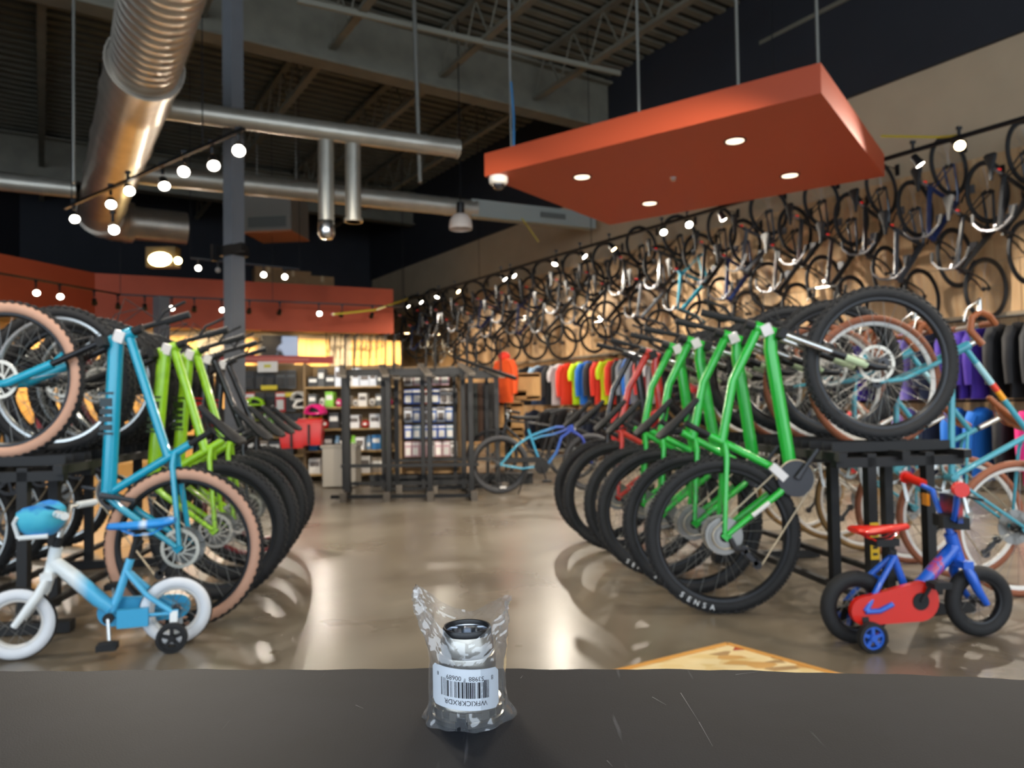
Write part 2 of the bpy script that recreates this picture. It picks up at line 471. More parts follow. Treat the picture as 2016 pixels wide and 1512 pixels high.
for px, py, y2 in ((1240, 217, 0), (1442, 166, 0), (1617, 160, 0), (1003, 295, 0)):
    q = Mi @ at_z(px, py, ZC + TC); q.x = max(-hx + .1, min(hx - .1, q.x)); q.y = max(-hy + .1, min(hy - .1, q.y))
    MB().tube([(q.x, q.y, TC), (q.x, q.y, 7.08 - ZC)], 0.014 if px != 1003 else 0.01, 8).build('hanger_rod', mat('conduit', '#8a8880', 0.4, 0.6) if px != 1003 else mat('cable_grey', '#83827c', 0.6), canopy)
MB().tube([(q.x + 0.03, q.y, TC), (q.x + 0.05, q.y - 0.02, TC + 0.35), (q.x + 0.01, q.y, TC + 0.7)], 0.012, 6).build('blue_cable', mat('cable_blue', '#2f6e9c', 0.5), canopy)
# dome camera under its left corner
p = at_z(957, 352, ZC); pi = Mi @ p; p = Mi.inverted() @ Vector((max(-hx + .1, pi.x), max(-hy + .1, pi.y), 0))
dc = thing('dome_camera', 'white dome security camera under the corner of the orange canopy', 'camera', (p.x, p.y, ZC))
MB().lathe([(0.0001, 0), (0.095, 0), (0.098, -0.01), (0.095, -0.06), (0.08, -0.075), (0.06, -0.08)], 24).build('housing', TRIMW, dc)
MB().lathe([(0.062, -0.078), (0.058, -0.105), (0.04, -0.125), (0.0001, -0.132)], 20).build('smoked_dome', mat('smoked_glass', '#1c1c20', 0.1, coat=1), dc)

# ------------------------------------------------------------------ ducts
DZ = 4.42
GALV = mat('galvanised_duct', '#bfb6a8', 0.36, 0.75, noise=0.12, scale=5)
GALV2 = mat('galvanised_branch', '#b8b3a6', 0.4, 0.7, noise=0.08, scale=6)
d0 = at_z(330, -60, DZ); d1 = at_z(285, 130, DZ); d2 = at_z(197, 418, DZ)
du = (d2 - d1).normalized()
main = thing('spiral_duct', 'large silver spiral duct running overhead from the front', 'duct', (0, 0, 0))
def ribbed(mb, a, b, r, step, amp):
    n = max(2, int((b - a).length / step)); pts = []; rs = []
    for i in range(n + 1):
        for q, rr in ((0.0, r), (0.42, r), (0.5, r + amp), (0.58, r)):
            t = (i + q) / n
            if t <= 1: pts.append(a + (b - a) * t); rs.append(rr)
    mb.tube(pts, rs, 28)
mb = MB(); ribbed(mb, d0 - (d1 - d0).normalized() * 3, d1, 0.31, 0.14, 0.012); mb.build('ribbed_section', GALV, main, sharp=60)
mb = MB(); ribbed(mb, d1, d2, 0.345, 1.5, 0.016); mb.build('smooth_section', GALV, main, sharp=60)
MB().lathe([(0.35, -0.05), (0.365, -0.05), (0.365, 0.05), (0.35, 0.05)], 28, M=Matrix.Translation(d1) @ du.to_track_quat('Z', 'Y').to_matrix().to_4x4()).build('collar', GALV, main)
# elbow turning right and ending stub
ex = Vector((du.y, -du.x, 0)); r0 = 0.55
pts = []
for i in range(9):
    a = PI / 2 * i / 8
    pts.append(d2 + du * (r0 * math.sin(a)) + ex * (r0 * (1 - math.cos(a))))
MB().tube(pts, 0.36, 28).build('elbow', GALV, main, sharp=60)
for i in range(1, 8, 2):
    a = PI / 2 * i / 8
    ad = (du * math.cos(a) + ex * math.sin(a))
    MB().lathe([(0.36, -0.02), (0.372, -0.02), (0.372, 0.02), (0.36, 0.02)], 28, M=Matrix.Translation(pts[i]) @ ad.to_track_quat('Z', 'Y').to_matrix().to_4x4()).build('seam', GALV, main)
MB().tube([pts[-1], pts[-1] + ex * 0.9], 0.3, 28).build('end_section', GALV, main)
MB().bar(d1 + du * 0.1 + Vector((0, 0, .34)), d1 + du * 0.1 + Vector((0, 0, 2.6)), 0.03, 0.004).build('hanger_strap', BLACKM, main)
MB().bar(d2 + Vector((0, 0, .34)), d2 + Vector((0, 0, 2.6)), 0.03, 0.004).build('hanger_strap', BLACKM, main)
# branch with two drops
def round_duct(name, label, a, b, r, M=GALV2, extend=0):
    t = thing(name, label, 'duct', (0, 0, 0))
    mb = MB(); ribbed(mb, a, b, r, 0.9, 0.008); mb.build('run', M, t, sharp=60)
    e = (b - a).normalized()
    MB().lathe([(r, -0.02), (r + 0.012, -0.02), (r + 0.012, 0.015), (r * .98, 0.02), (0.0001, 0.02)], 24, M=Matrix.Translation(b) @ e.to_track_quat('Z', 'Y').to_matrix().to_4x4()).build('end_cap', M, t)
    return t
a = at_z(300, 211, DZ); b = at_z(900, 293, DZ)
br = round_duct('branch_duct', 'silver branch duct with two drop pipes hanging from it', a, b, 0.115)
for px, yb, glass in ((641, 470, True), (694, 437, False)):
    k = (px - 300) / 600; p = a + (b - a) * k
    p = at_y(px, 260, p.y); p.z = DZ
    zb = at_y(px, yb, p.y).z
    dr = MB().tube([p, Vector((p.x, p.y, zb + (0.22 if glass else 0.0)))], 0.096, 20).build('drop_pipe', GALV2, br)
    if glass:
        MB().lathe([(0.096, 0.22), (0.105, 0.2), (0.105, 0.1), (0.1, 0.05), (0.07, 0.0), (0.0001, -0.01)], 20, M=Matrix.Translation((p.x, p.y, zb))).build('nozzle', mat('chrome'), dr)
    else:
        MB().lathe([(0.105, 0.04), (0.115, 0.04), (0.115, 0.0), (0.0001, 0.0)], 20, M=Matrix.Translation((p.x, p.y, zb))).build('cap', GALV2, dr)
round_duct('branch_duct', 'silver branch duct leaving the big spiral duct to the left', at_z(150, 373, DZ), at_z(-120, 345, DZ), 0.13)
a = at_z(262, 340, DZ); b = at_z(935, 412, DZ)
t3 = round_duct('branch_duct', 'long silver branch duct passing behind the grey column towards the wall', a, b, 0.15)
e = (b - a).normalized()
MB().bar(b - e * 0.1, b + e * 2.4, 0.2, 0.3).build('plenum_box', mat('plenum_zinc', '#9fa39c', 0.5, 0.5), t3)
MB().bar(b + e * 1.2 + Vector((0.08, -0.11, 0)), b + e * 1.7 + Vector((0.08, -0.11, 0)), 0.02, 0.09).build('grille', mat('grille_dark', '#5b5d58', 0.6), t3)
MB().bar(b + e * 0.9 - Vector((0, .12, .1)), at_z(1060, 476, 3.9), 0.05, 0.015).build('yellow_strap', mat('strap_yellow', '#b8a93c', 0.6), t3)
# suspension pipe in front
p = at_y(815, 130, 9.6)
tag(MB().tube([(p.x, p.y, 7.05), (p.x + 0.06, p.y, 3.95)], 0.03, 10).build('suspension_pipe', mat('conduit')), 'grey vertical pipe dropping from the roof girder to the duct', 'pipe')
p = at_y(145, 130, 7.8); tag(MB().tube([(p.x, p.y, 7.05), (p.x, p.y, at_y(145, 360, 7.8).z)], 0.016, 8).build('electrical_conduit', mat('conduit')), 'thin conduit hanging to the left of the big spiral duct', 'pipe')
# air unit hanging in the background
p = at_y(545, 430, 14.5)
un = thing('air_unit', 'dark boxy air handling unit hanging by the silver drop pipes', 'air unit', (p.x, p.y, p.z), (0, 0, -0.1))
MB().box((0, 0, 0), (0.95, 0.9, 0.7)).build('cabinet', mat('unit_grey', '#827d74', 0.5, 0.2), un)
MB().box((0, 0, -0.36), (0.97, 0.92, 0.03)).build('tinted_underside', mat('unit_fascia_bounce', '#b5744e', 0.5), un)  # orange light from the fascia painted into the underside colour
MB().box((0, -0.46, -0.18), (0.75, 0.02, 0.2)).build('grille', mat('grille_dark'), un)
for sx in (-0.4, 0.4):
    MB().tube([(sx, 0, 0.35), (sx, 0, 7.05 - p.z)], 0.01, 6).build('hanger_rod', mat('conduit'), un)
# pendant bowl lamp
p = at_y(907, 445, 11.2)
pb = thing('pendant_bowl', 'white bowl shaped pendant hanging under the long silver duct', 'pendant', (p.x, p.y, p.z))
MB().lathe([(0.175, -0.05), (0.18, 0.0), (0.165, 0.09), (0.12, 0.16), (0.06, 0.19), (0.0001, 0.2)], 28).build('bowl', mat('bowl_white', '#d9cfc6', 0.5), pb)
MB().lathe([(0.055, 0.19), (0.06, 0.2), (0.06, 0.36), (0.0001, 0.37)], 16).build('neck', BLACKM, pb)
MB().tube([(0, 0, 0.36), (0, 0, 7.05 - p.z)], 0.01, 6).build('stem', BLACKM, pb)
# ================================================================== TRACK LIGHTS
GLOW = mat('lamp_glow', '#ffffff', 0.5, emit='#fff4e2', es=16)
GLOWW = mat('lamp_glow_warm', '#ffffff', 0.5, emit='#ffd9a0', es=16)
UNLIT = mat('lamp_glass_off', '#9a8f84', 0.2)
_can = MB().lathe([(0.0001, 0.0), (0.03, 0.0), (0.036, -0.01), (0.04, -0.06), (0.052, -0.13), (0.05, -0.13), (0.045, -0.118)], 16).mesh('lamp_can', BLACKM)
_lens = {}
def lens(M):
    if M.name not in _lens: _lens[M.name] = MB().lathe([(0.048, -0.12), (0.03, -0.128), (0.0001, -0.132)], 16).mesh('lamp_lens', M)
    return _lens[M.name]
_stem = MB().box((0, 0, 0.09), (0.022, 0.022, 0.1)).box((0, 0, 0.14), (0.05, 0.025, 0.03)).mesh('lamp_stem', BLACKM)
def track_lamp(p, aim, label, group, glow=GLOW, power=60, size=75, col=(1.0, 0.9, 0.76), scale=1.0):
    """p: lamp pivot; the head points along aim"""
    t = thing('track_spotlight', label, 'lamp', p, group=group)
    t.scale = (scale,) * 3
    q = (-Vector(aim)).to_track_quat('Z', 'Y').to_euler()
    can = link('lamp_can', _can, t, (0, 0, 0), q)
    link('lamp_lens', lens(glow), can)
    link('stem', _stem, t)
    if power: spot('lamp_beam', t, Vector(aim).normalized() * 0.16, aim, power, size, 0.7, col)
    return t
def track_rail(name, label, pts, hang=None, w=0.035):
    t = thing(name, label, 'track rail', (0, 0, 0))
    mb = MB()
    for a, b in zip(pts[:-1], pts[1:]): mb.bar(a, b, w, 0.03)
    mb.build('rail', BLACKM, t)
    for h in hang or []:
        MB().tube([h, (h[0], h[1], 7.06)], 0.006, 6).build('suspension_wire', BLACKM, t)
    return t
# along the right wall
TZ = 3.56; TO = 1.5
track_rail('light_track', 'long black lighting track running in front of the hanging bicycles', [on_wall(-7, TO, TZ), on_wall(13.5, TO, TZ)],
           [on_wall(t, TO, TZ) for t in (-5, -1.5, 2, 5.5, 9, 12.5)], 0.06)
TOCAM = lambda p: (CAMP - p)
wall_l = [(1905, 0.95, 170), (1812, 0, 90), (1425, 0, 90), (1360, 0.75, 110), (1310, 0.75, 110), (1205, 0.2, 90), (1147, 0.1, 90),
          (1100, 0.0, 80), (1008, 0.2, 70), (990, 0.2, 70), (898, 0.3, 60), (866, 0.3, 60), (825, 0.3, 50), (800, 0.3, 50)]
for i, (px, cf, pw) in enumerate(wall_l):
    cf = max(cf, 0.42)
    t = wall_t(px, TO); p = on_wall(t, TO, TZ - 0.05)
    aim = (-WN * 1.0 + Vector((0, 0, -0.75)) + WU * rnd(-0.4, 0.4)).normalized() * (1 - cf) + (TOCAM(p).normalized() + Vector((0, 0, -0.25))).normalized() * cf
    if i % 4 == 3 and cf < 0.7: aim = Vector((0, 0, -1)) + WN * 0.55 - WU * 0.25
    track_lamp(p, aim, 'lit black track spotlight on the rail before the hanging bicycles', 'spotlights along the bicycle wall', GLOW if i % 5 else GLOWW, pw * 1.35, 118)
for t in (-6.2, -5.0, -3.9, -2.8, -1.7):
    p = on_wall(t, TO, TZ - 0.16)
    track_lamp(p, WN * 0.9 + Vector((0, 0, -1)) + WU * rnd(-.3, .3), 'lit black track spotlight on the rail before the hanging bicycles', 'spotlights along the bicycle wall', GLOW, 95, 85)
_t = wall_t(1905, TO)
tag(MB().tube([on_wall(_t, TO, TZ + 0.02), at_y(1850, 270, 7.6), at_y(1735, 268, 8.1)], 0.012, 6).build('yellow_cable', mat('cable_yellow', '#c9b52c', 0.5)), 'yellow cable strung from the orange canopy to the lighting track', 'cable')
_t2 = wall_t(805, TO)
tag(MB().tube([on_wall(_t2, TO, TZ + 0.02), at_y(740, 610, 14.6), at_y(655, 619, 14.2)], 0.02, 6).build('yellow_cable', mat('cable_yellow')), 'yellow cable strung past the far end of the orange fascia', 'cable')
# suspended track on the left over the left hand bikes
lt0 = at_z(128, 410, TZ); lt1 = at_z(462, 262, TZ)
ltd = (lt1 - lt0).normalized()
track_rail('light_track', 'black lighting track hanging beside the big spiral duct', [lt0, lt1 + ltd * 0.15], [lt0 + ltd * 0.2, lt0 + ltd * 3.3])
for px, py, cf, pw in ((145, 430, 0.6, 60), (222, 455, 0.9, 60), (218, 402, 0.7, 60), (252, 377, 0.8, 80), (320, 362, 0.5, 80), (363, 340, 0.95, 60), (418, 322, 0.6, 80), (470, 297, 0.9, 60)):
    k = min(1, max(0, (px - 128) / 334)); p = lt0 + (lt1 - lt0) * k
    p = at_y(px, py - 10, p.y)
    aim = (Vector((0.5, -0.3, -1)).normalized() * (1 - cf) + (TOCAM(p).normalized() + Vector((rnd(-.1, .1), 0, -0.3))).normalized() * cf)
    track_lamp(p, aim, 'lit track spotlight on the hanging rail beside the big spiral duct', 'spotlights beside the spiral duct', GLOW, pw, 90, scale=1.15)
# unseen tracks added over the counter and racks to light the bikes and shelves
for yy, zz, x0, x1, lab in ((3.3, 3.62, -4.2, 4.2, 'added unseen lighting track over the near ends of the bike racks'), (0.6, 3.62, -3.2, 3.6, 'added unseen lighting track over the shop counter')):
    track_rail('light_track', lab, [Vector((x0, yy, zz)), Vector((x1, yy, zz))], [(x0 + 0.3, yy, zz), (x1 - 0.3, yy, zz)])
    n_ = 7 if yy > 2 else 4
    for k in range(n_):
        p = Vector((x0 + 0.4 + (x1 - x0 - 0.8) * k / (n_ - 1), yy, zz - 0.16))
        aim = Vector((rnd(-.25, .25), 0.35 if yy > 2 else 1.3, -1))
        far = yy > 2 and k % 2 == 1
        if far: aim = Vector((-p.x * 0.12 - 0.15, 1.0, -0.30))  # far lamps added to brighten the product shelves
        track_lamp(p, aim, 'added unseen spotlight on the rail ' + ('over the near ends of the racks' if yy > 2 else 'over the shop counter'), 'added unseen spotlights ' + ('over the racks' if yy > 2 else 'over the counter'), GLOW, (420 if far else 55) if yy > 2 else 70, 44 if far else (95 if yy > 2 else 62))
# in front of the mezzanine fascia
bt = [p + n_ * 0.7 + Vector((0, 0, 3.12)) for p, n_ in ((fL, Vector((1, 0, 0))), (fC, (fn + Vector((1, 0, 0))).normalized() * 1.2), (fB, fn))]
track_rail('light_track', 'black lighting track in front of the burnt orange fascia', bt, [bt[1], bt[2], (bt[1] + bt[2]) / 2])
fas = [(70, 577, 1), (117, 585, 1), (185, 592, 0), (232, 598, 0), (285, 600, 0), (338, 610, 1), (383, 610, 0), (437, 613, 1), (492, 613, 0), (552, 612, 0), (629, 617, 1), (675, 612, 0), (735, 614, 0)]
for px, py, on in fas:
    if px < 187:
        k = (px - 0) / 187.0; P0 = at_z(0, 560, 2.95); y = None
        y = bt[0].y + 0
        # cross the left leg of the track
        kk = (px - 1008) / FPX; A, B = bt[0], bt[1]; s = (kk * A.y - A.x) / ((B.x - A.x) - kk * (B.y - A.y)); p = A + (B - A) * s
    else:
        kk = (px - 1008) / FPX; A, B = bt[1], bt[2]; s = (kk * A.y - A.x) / ((B.x - A.x) - kk * (B.y - A.y)); p = A + (B - A) * s
    p = p + Vector((0, 0, -0.16))
    aim = (TOCAM(p).normalized() + Vector((0.1, 0, -0.5))) if on else Vector((-fn.x, -fn.y, -0.5))
    track_lamp(p, aim, 'lit track spotlight hanging before the burnt orange fascia' if on else 'unlit track spotlight hanging before the burnt orange fascia',
               'lit spotlights at the fascia' if on else 'unlit spotlights at the fascia', GLOW if on else UNLIT, 35 if on else 0, 90)
# three lamps on a far short track above the mezzanine
ft = [at_y(375, 508, 13.0), at_y(590, 530, 13.3)]
track_rail('light_track', 'short black lighting track above the burnt orange fascia', ft, ft)
for px, py in ((390, 522), (428, 526), (518, 537), (560, 543)):
    k = (px - 375) / 215; p = ft[0] + (ft[1] - ft[0]) * k + Vector((0, 0, -0.15))
    track_lamp(p, TOCAM(p) + Vector((0, 0, -2)), 'lit track spotlight above the burnt orange fascia', 'spotlights above the fascia', GLOW if px != 428 else UNLIT, 30 if px != 428 else 0, 90)
# glowing lamp box on the pale column
p = at_y(316, 511, 12.55)
gl = thing('column_lamp', 'glowing warm floodlight fixed on top of the pale column', 'lamp', (p.x, p.y, p.z))
MB().box((0, 0.1, 0.05), (0.5, 0.22, 0.34)).build('housing', mat('bronze_housing', '#6d5c3c', 0.5, 0.4), gl)
MB().ball((0, -0.02, 0), 0.2, 16, sc=(1, 0.35, 0.6)).build('glass', mat('flood_glow', '#ffffff', 0.4, emit='#ffe2a0', es=14), gl)
MB().ball((0.29, 0.02, -0.02), 0.06, 12).build('bulb', mat('flood_glow'), gl)
# downlights under the mezzanine
for i in range(13):
    p = fC - fdir * 2.0 + fdir * (0.75 * i) - fn * 0.75
    t = thing('soffit_downlight', 'small warm downlight set in the soffit under the fascia', 'lamp', (p.x, p.y, ZB + 0.095), group='soffit downlights')
    MB().lathe([(0.05, 0), (0.08, -0.004), (0.082, 0.0)], 14).build('ring', TRIMW, t)
    MB().lathe([(0.0001, -0.003), (0.055, -0.003)], 14).build('lens', GLOWW, t)
    spot('downlight_beam', t, (0, 0, -0.03), -fn * 0.75 + Vector((0, 0, -1)), 75, 120, 0.8, (1, 0.75, 0.42))
# ================================================================== BICYCLES
RUB = mat('tyre_rubber', '#1b1b1c', 0.75, noise=0.1, scale=60)
BRUB = mat('black_rubber', '#151516', 0.7)
RIMB = mat('rim_black', '#1d1d1f', 0.35, 0.3)
SPOKE = mat('spoke_steel', '#8f8f8c', 0.35, 0.8)
SILV = mat('polished_alloy', '#c6c5c0', 0.25, 0.9)
CHAIN = mat('chain_steel', '#b5a892', 0.4, 0.55)
DKALLOY = mat('dark_alloy', '#3b3b3d', 0.4, 0.6)
RXW = Matrix.Rotation(PI / 2, 4, 'X')
_wc = {}
def wheel_meshes(R, tw, tyre=RUB, wall=None, rim=RIMB, spoke=SPOKE, nsp=28, knob=False, rimd=0.022, seg=56, sseg=10):
    key = (R, tw, tyre.name, wall.name if wall else '', rim.name, nsp, knob, seg)
    if key in _wc: return _wc[key]
    Rc = R - tw; prof = []; mis = []
    for i in range(sseg):
        a = 2 * PI * i / sseg
        prof.append((Rc + tw * math.cos(a), tw * math.sin(a)))
        am = math.degrees(2 * PI * (i + 0.5) / sseg); am = min(am, 360 - am)
        mis.append(1 if (wall and 40 < am < 150) else 0)
    tb = MB().lathe(prof, seg, M=RXW, closed=True, mis=mis)
    if knob:
        n = 60
        for j in range(n):
            a = 2 * PI * j / n
            for q, off in ((-0.62, 0.5), (-0.22, 0.0), (0.22, 0.0), (0.62, 0.5)):
                aa = a + off * 2 * PI / n
                rr = Rc + tw * math.cos(q) + 0.001
                Mx = RXW @ Matrix.Rotation(aa, 4, 'Z') @ Matrix.Translation((rr, 0, tw * math.sin(q))) @ Matrix.Rotation(-q, 4, 'Y')
                tb.box((0, 0, 0), (0.008, 0.016, 0.012), 0, Mx)
    mt = tb.mesh('tyre', [tyre, wall] if wall else [tyre], 50)
    Rr = R - 2 * tw + 0.006
    w = max(0.009, tw * 0.55)
    mr = MB().lathe([(Rr, w), (Rr - rimd * 0.6, w * 0.9), (Rr - rimd, w * 0.3), (Rr - rimd, -w * 0.3), (Rr - rimd * 0.6, -w * 0.9), (Rr, -w)], seg, M=RXW, closed=True).mesh('rim', rim)
    sb = MB()
    for j in range(nsp):
        a = 2 * PI * j / nsp; s = 1 if j % 2 else -1; d = 0.35 * (1 if (j // 2) % 2 else -1)
        sb.tube([(0.024 * math.cos(a + d * 3), s * 0.028, 0.024 * math.sin(a + d * 3)), ((Rr - rimd) * math.cos(a), 0, (Rr - rimd) * math.sin(a))], 0.0013, 4, cap=False)
    ms = sb.mesh('spokes', spoke)
    mh = MB().lathe([(0.0001, -0.05), (0.009, -0.05), (0.01, -0.032), (0.028, -0.031), (0.028, -0.026), (0.014, -0.022), (0.014, 0.022), (0.028, 0.026), (0.028, 0.031), (0.01, 0.032), (0.009, 0.05), (0.0001, 0.05)], 14, M=RXW).mesh('hub', DKALLOY)
    _wc[key] = (mr, mt, ms, mh)
    return _wc[key]
def rotor_mesh(r=0.085, M=None):
    M = M or SILV
    mb = MB().lathe([(r, 0.001), (r * 0.82, 0.001), (r * 0.82, -0.001), (r, -0.001)], 32, M=RXW, closed=True)
    for j in range(12):
        a = 2 * PI * j / 12
        mb.bar((r * 0.83 * math.cos(a), 0, r * 0.83 * math.sin(a)), (0.026 * math.cos(a + 0.5), 0, 0.026 * math.sin(a + 0.5)), 0.006, 0.002, up=(0, 1, 0))
    mb.lathe([(0.03, 0.001), (0.018, 0.001), (0.018, -0.001), (0.03, -0.001)], 20, M=RXW, closed=True)
    return mb.mesh('brake_rotor', M)
ROTOR = rotor_mesh(0.092, mat('rotor_steel', '#bfb8aa', 0.35, 0.6))
def add_wheel(root, name, x, wm, rotor=None, side=1, rot=0.0):
    mr, mt, ms, mh = wm
    w = link(name, mr, root, (x, 0, 0), (0, rot, 0))
    link('tyre', mt, w); link('spokes', ms, w); link('hub', mh, w)
    if rotor: link('brake_rotor', rotor, w, (0, side * 0.042, 0))
    return w
def loft(mb, secs, n=12, mi=0):
    """secs: (x, half width, z centre, half height)"""
    vs = []; k = len(secs)
    for x, w, z, h in secs:
        for j in range(n):
            a = 2 * PI * j / n
            vs.append((x, w * math.cos(a), z + h * math.sin(a)))
    fs = [(i * n + j, i * n + (j + 1) % n, (i + 1) * n + (j + 1) % n, (i + 1) * n + j) for i in range(k - 1) for j in range(n)]
    fs += [tuple(range(n - 1, -1, -1)), tuple((k - 1) * n + j for j in range(n))]
    return mb.add(vs, fs, mi)
def saddle_mesh(M, s=1.0):
    mb = MB()
    loft(mb, [(0.14 * s, 0.008 * s, 0, 0.008 * s), (0.13 * s, 0.019 * s, 0.002, 0.015 * s), (0.06 * s, 0.024 * s, 0.001, 0.018 * s), (0.0, 0.034 * s, 0.002, 0.02 * s), (-0.07 * s, 0.062 * s, 0.006, 0.022 * s), (-0.115 * s, 0.072 * s, 0.012, 0.02 * s), (-0.135 * s, 0.05 * s, 0.014, 0.012 * s)])
    for sy in (-1, 1):
        mb.tube([(0.08 * s, sy * 0.012, -0.015), (0.03 * s, sy * 0.02, -0.038), (-0.04 * s, sy * 0.02, -0.038), (-0.09 * s, sy * 0.03, -0.01)], 0.0035, 6)
    return mb.mesh('saddle', M)
SADDLE = saddle_mesh(BRUB)

MTB = dict(R=0.374, tw=0.029, wb=1.14, bb=(0.435, -0.06), ha=67, a2c=0.52, fo=0.044, hl=0.11, sl=0.43, sa=74, dt=0.032, tt=0.022, st=0.019, ht=0.03, ttdrop=0.05, fork='susp', bars='loose', knob=True)
CITY = dict(R=0.347, tw=0.019, wb=1.05, bb=(0.43, -0.065), ha=72, a2c=0.39, fo=0.05, hl=0.13, sl=0.5, sa=73, dt=0.0165, tt=0.0145, st=0.0145, fork='rigid', bars='drop', knob=False)
def bike(name, label, cat, S, group=None):
    """a bicycle in its own axes: x forward, y left, z up, rear axle at the origin"""
    g = dict(S); root = thing(name, label, cat, group=group)
    PAINT = g['paint']; V = lambda x, z, y=0.0: Vector((x, y, z))
    bb = V(*g['bb']); ha = R_(g['ha']); sa = R_(g['sa'])
    u = V(-math.cos(ha), math.sin(ha)); pf = V(math.sin(ha), math.cos(ha))
    ax = V(g['wb'], 0); foot = ax - pf * g['fo']
    crown = foot + u * g['a2c']; hb = crown + u * 0.008; ht = hb + u * g['hl']
    st = V(-math.cos(sa), math.sin(sa)); sc = bb + st * g['sl']
    R, tw = g['R'], g['tw']; lite = g.get('lite', False); n = 8 if lite else 12
    fr = MB()
    fr.tube([hb, ht], g.get('ht', 0.024), n)
    dtm = (hb + u * 0.02) * 0.5 + bb * 0.5
    if g.get('curve'):
        fr.tube([hb + u * 0.025, hb + u * 0.02 + (bb - hb) * 0.12 + V(-0.01, 0.012), hb + (bb - hb) * 0.5 + V(-0.01, 0.018), bb], g['dt'], n)
        t0 = ht - u * 0.02
        fr.tube([t0, t0 + (sc - t0) * 0.15 + V(0, 0.004), t0 + (sc - t0) * 0.5 + V(0, 0.018), sc - st * g.get('ttdrop', 0.03)], g['tt'], n)
    else:
        fr.tube([hb + u * 0.03, bb], g['dt'], n); fr.tube([ht - u * 0.025, sc - st * g.get('ttdrop', 0.03)], g['tt'], n)
    fr.tube([bb - st * 0.0, sc + st * 0.02], g['st'], n)
    fr.tube([bb + V(0, 0, -0.036), bb + V(0, 0, 0.036)], 0.022, n)
    for sy in (-1, 1):
        fr.tube([sc - st * 0.06 + V(0, 0, sy * 0.014), sc - st * 0.06 + (V(0, 0) - sc) * 0.12 + V(0, 0, sy * 0.03), V(0.01, 0.015, sy * 0.058)], [0.009, 0.009, 0.007] if lite or S.get('tt', 0) < .016 else [0.014, 0.014, 0.011], n)
        fr.tube([bb + V(-0.02, 0, sy * 0.025), bb + V(-0.11, 0.01, sy * 0.042), V(0.012, 0.0, sy * 0.058)], [0.018, 0.017, 0.012] if S.get('tt', 0) > .016 else 0.0085, n)
        fr.box((0.005, sy * 0.058, 0), (0.035, 0.007, 0.04))
    fo_ = fr.build('frame', PAINT, root)
    if 'decal' in g:                                 # lettering blocks along the down tube
        dv = (bb - hb); dl = dv.length; dn = dv.normalized(); nrm = V(-dn.z, dn.x)
        for a, b, hh in g['decal']:
            for sy in (-1, 1):
                db = MB()
                c0 = hb + dn * (a * dl); c1 = hb + dn * (b * dl)
                db.bar(c0 + V(0, 0, sy * g['dt'] * 0.93), c1 + V(0, 0, sy * g['dt'] * 0.93), g['dt'] * hh, 0.006, up=(0, 1, 0))
                db.build('lettering', g['decalmat'], fo_)
    if 'bands' in g:                                 # painted colour bands round the down tube
        h0_ = ht - u * 0.025; dn = (sc - st * g.get('ttdrop', 0.03)) - h0_
        for a, b, M in g['bands']:
            MB().tube([h0_ + dn * a, h0_ + dn * b], g['tt'] * 1.04, n).build('paint_band', M, fo_)
    if g.get('headlabel'):
        MB().box((0, 0, 0), (0.05, 0.066, 0.055), M=Matrix.Translation((hb + ht) * 0.5) @ Matrix.Rotation(PI / 2 - ha, 4, 'Y')).build('head_sticker', g['headlabel'], fo_)
    # fork
    if g['fork'] == 'susp':
        lower = foot + u * 0.27
        fb = MB()
        for sy in (-1, 1):
            fb.tube([foot + V(0, 0, sy * 0.062) + pf * 0.018, foot + u * 0.05 + V(0, 0, sy * 0.065) + pf * 0.004, lower + V(0, 0, sy * 0.065)], [0.016, 0.021, 0.021], n)
        fb.tube([lower + V(0, 0, 0.065), lower + pf * 0.045 + u * 0.03, lower + V(0, 0, -0.065)], 0.012, n)
        fk = fb.build('fork', g['forkmat'], root)
        sb = MB()
        for sy in (-1, 1): sb.tube([lower + V(0, 0, sy * 0.065), crown + V(0, 0, sy * 0.065)], 0.016, n)
        sb.build('stanchions', g.get('stanchion', mat('stanchion_black', '#2a2a2c', 0.15, 0.5)), fk)
        MB().bar(crown + V(0, 0, -0.085), crown + V(0, 0, 0.085), 0.045, 0.035, up=u).build('fork_crown', BRUB, fk)
        if 'forkdecal' in g:
            for sy in (-1, 1):
                MB().tube([foot + u * 0.09 + V(0, 0, sy * 0.065), foot + u * 0.2 + V(0, 0, sy * 0.065)], 0.0218, n).build('fork_decal', g['forkdecal'], fk)
    else:
        fb = MB()
        for sy in (-1, 1):
            fb.tube([ax + V(0, 0, sy * 0.05), foot + u * 0.12 + V(0, 0, sy * 0.048) + pf * 0.008, foot + u * 0.25 + V(0, 0, sy * 0.045), crown + V(0, 0, sy * 0.03)], [0.008, 0.011, 0.012, 0.013], n)
        fb.bar(crown + V(0, 0, -0.045), crown + V(0, 0, 0.045), 0.03, 0.028, up=u)
        fk = fb.build('fork', g.get('forkmat', PAINT), root)
    # wheels
    wk = dict(tyre=g.get('tyre', RUB), wall=g.get('wall'), rim=g.get('rim', RIMB), knob=g['knob'], seg=36 if lite else 56, sseg=8 if lite else 10, nsp=18 if lite else 28)
    wm = wheel_meshes(R, tw, **wk)
    rot = None if g.get('norotor') else ROTOR
    rw = add_wheel(root, 'rear_wheel', 0, wm, rot, 1, 0.3); fw = add_wheel(root, 'front_wheel', g['wb'], wm, rot, 1, 1.1)
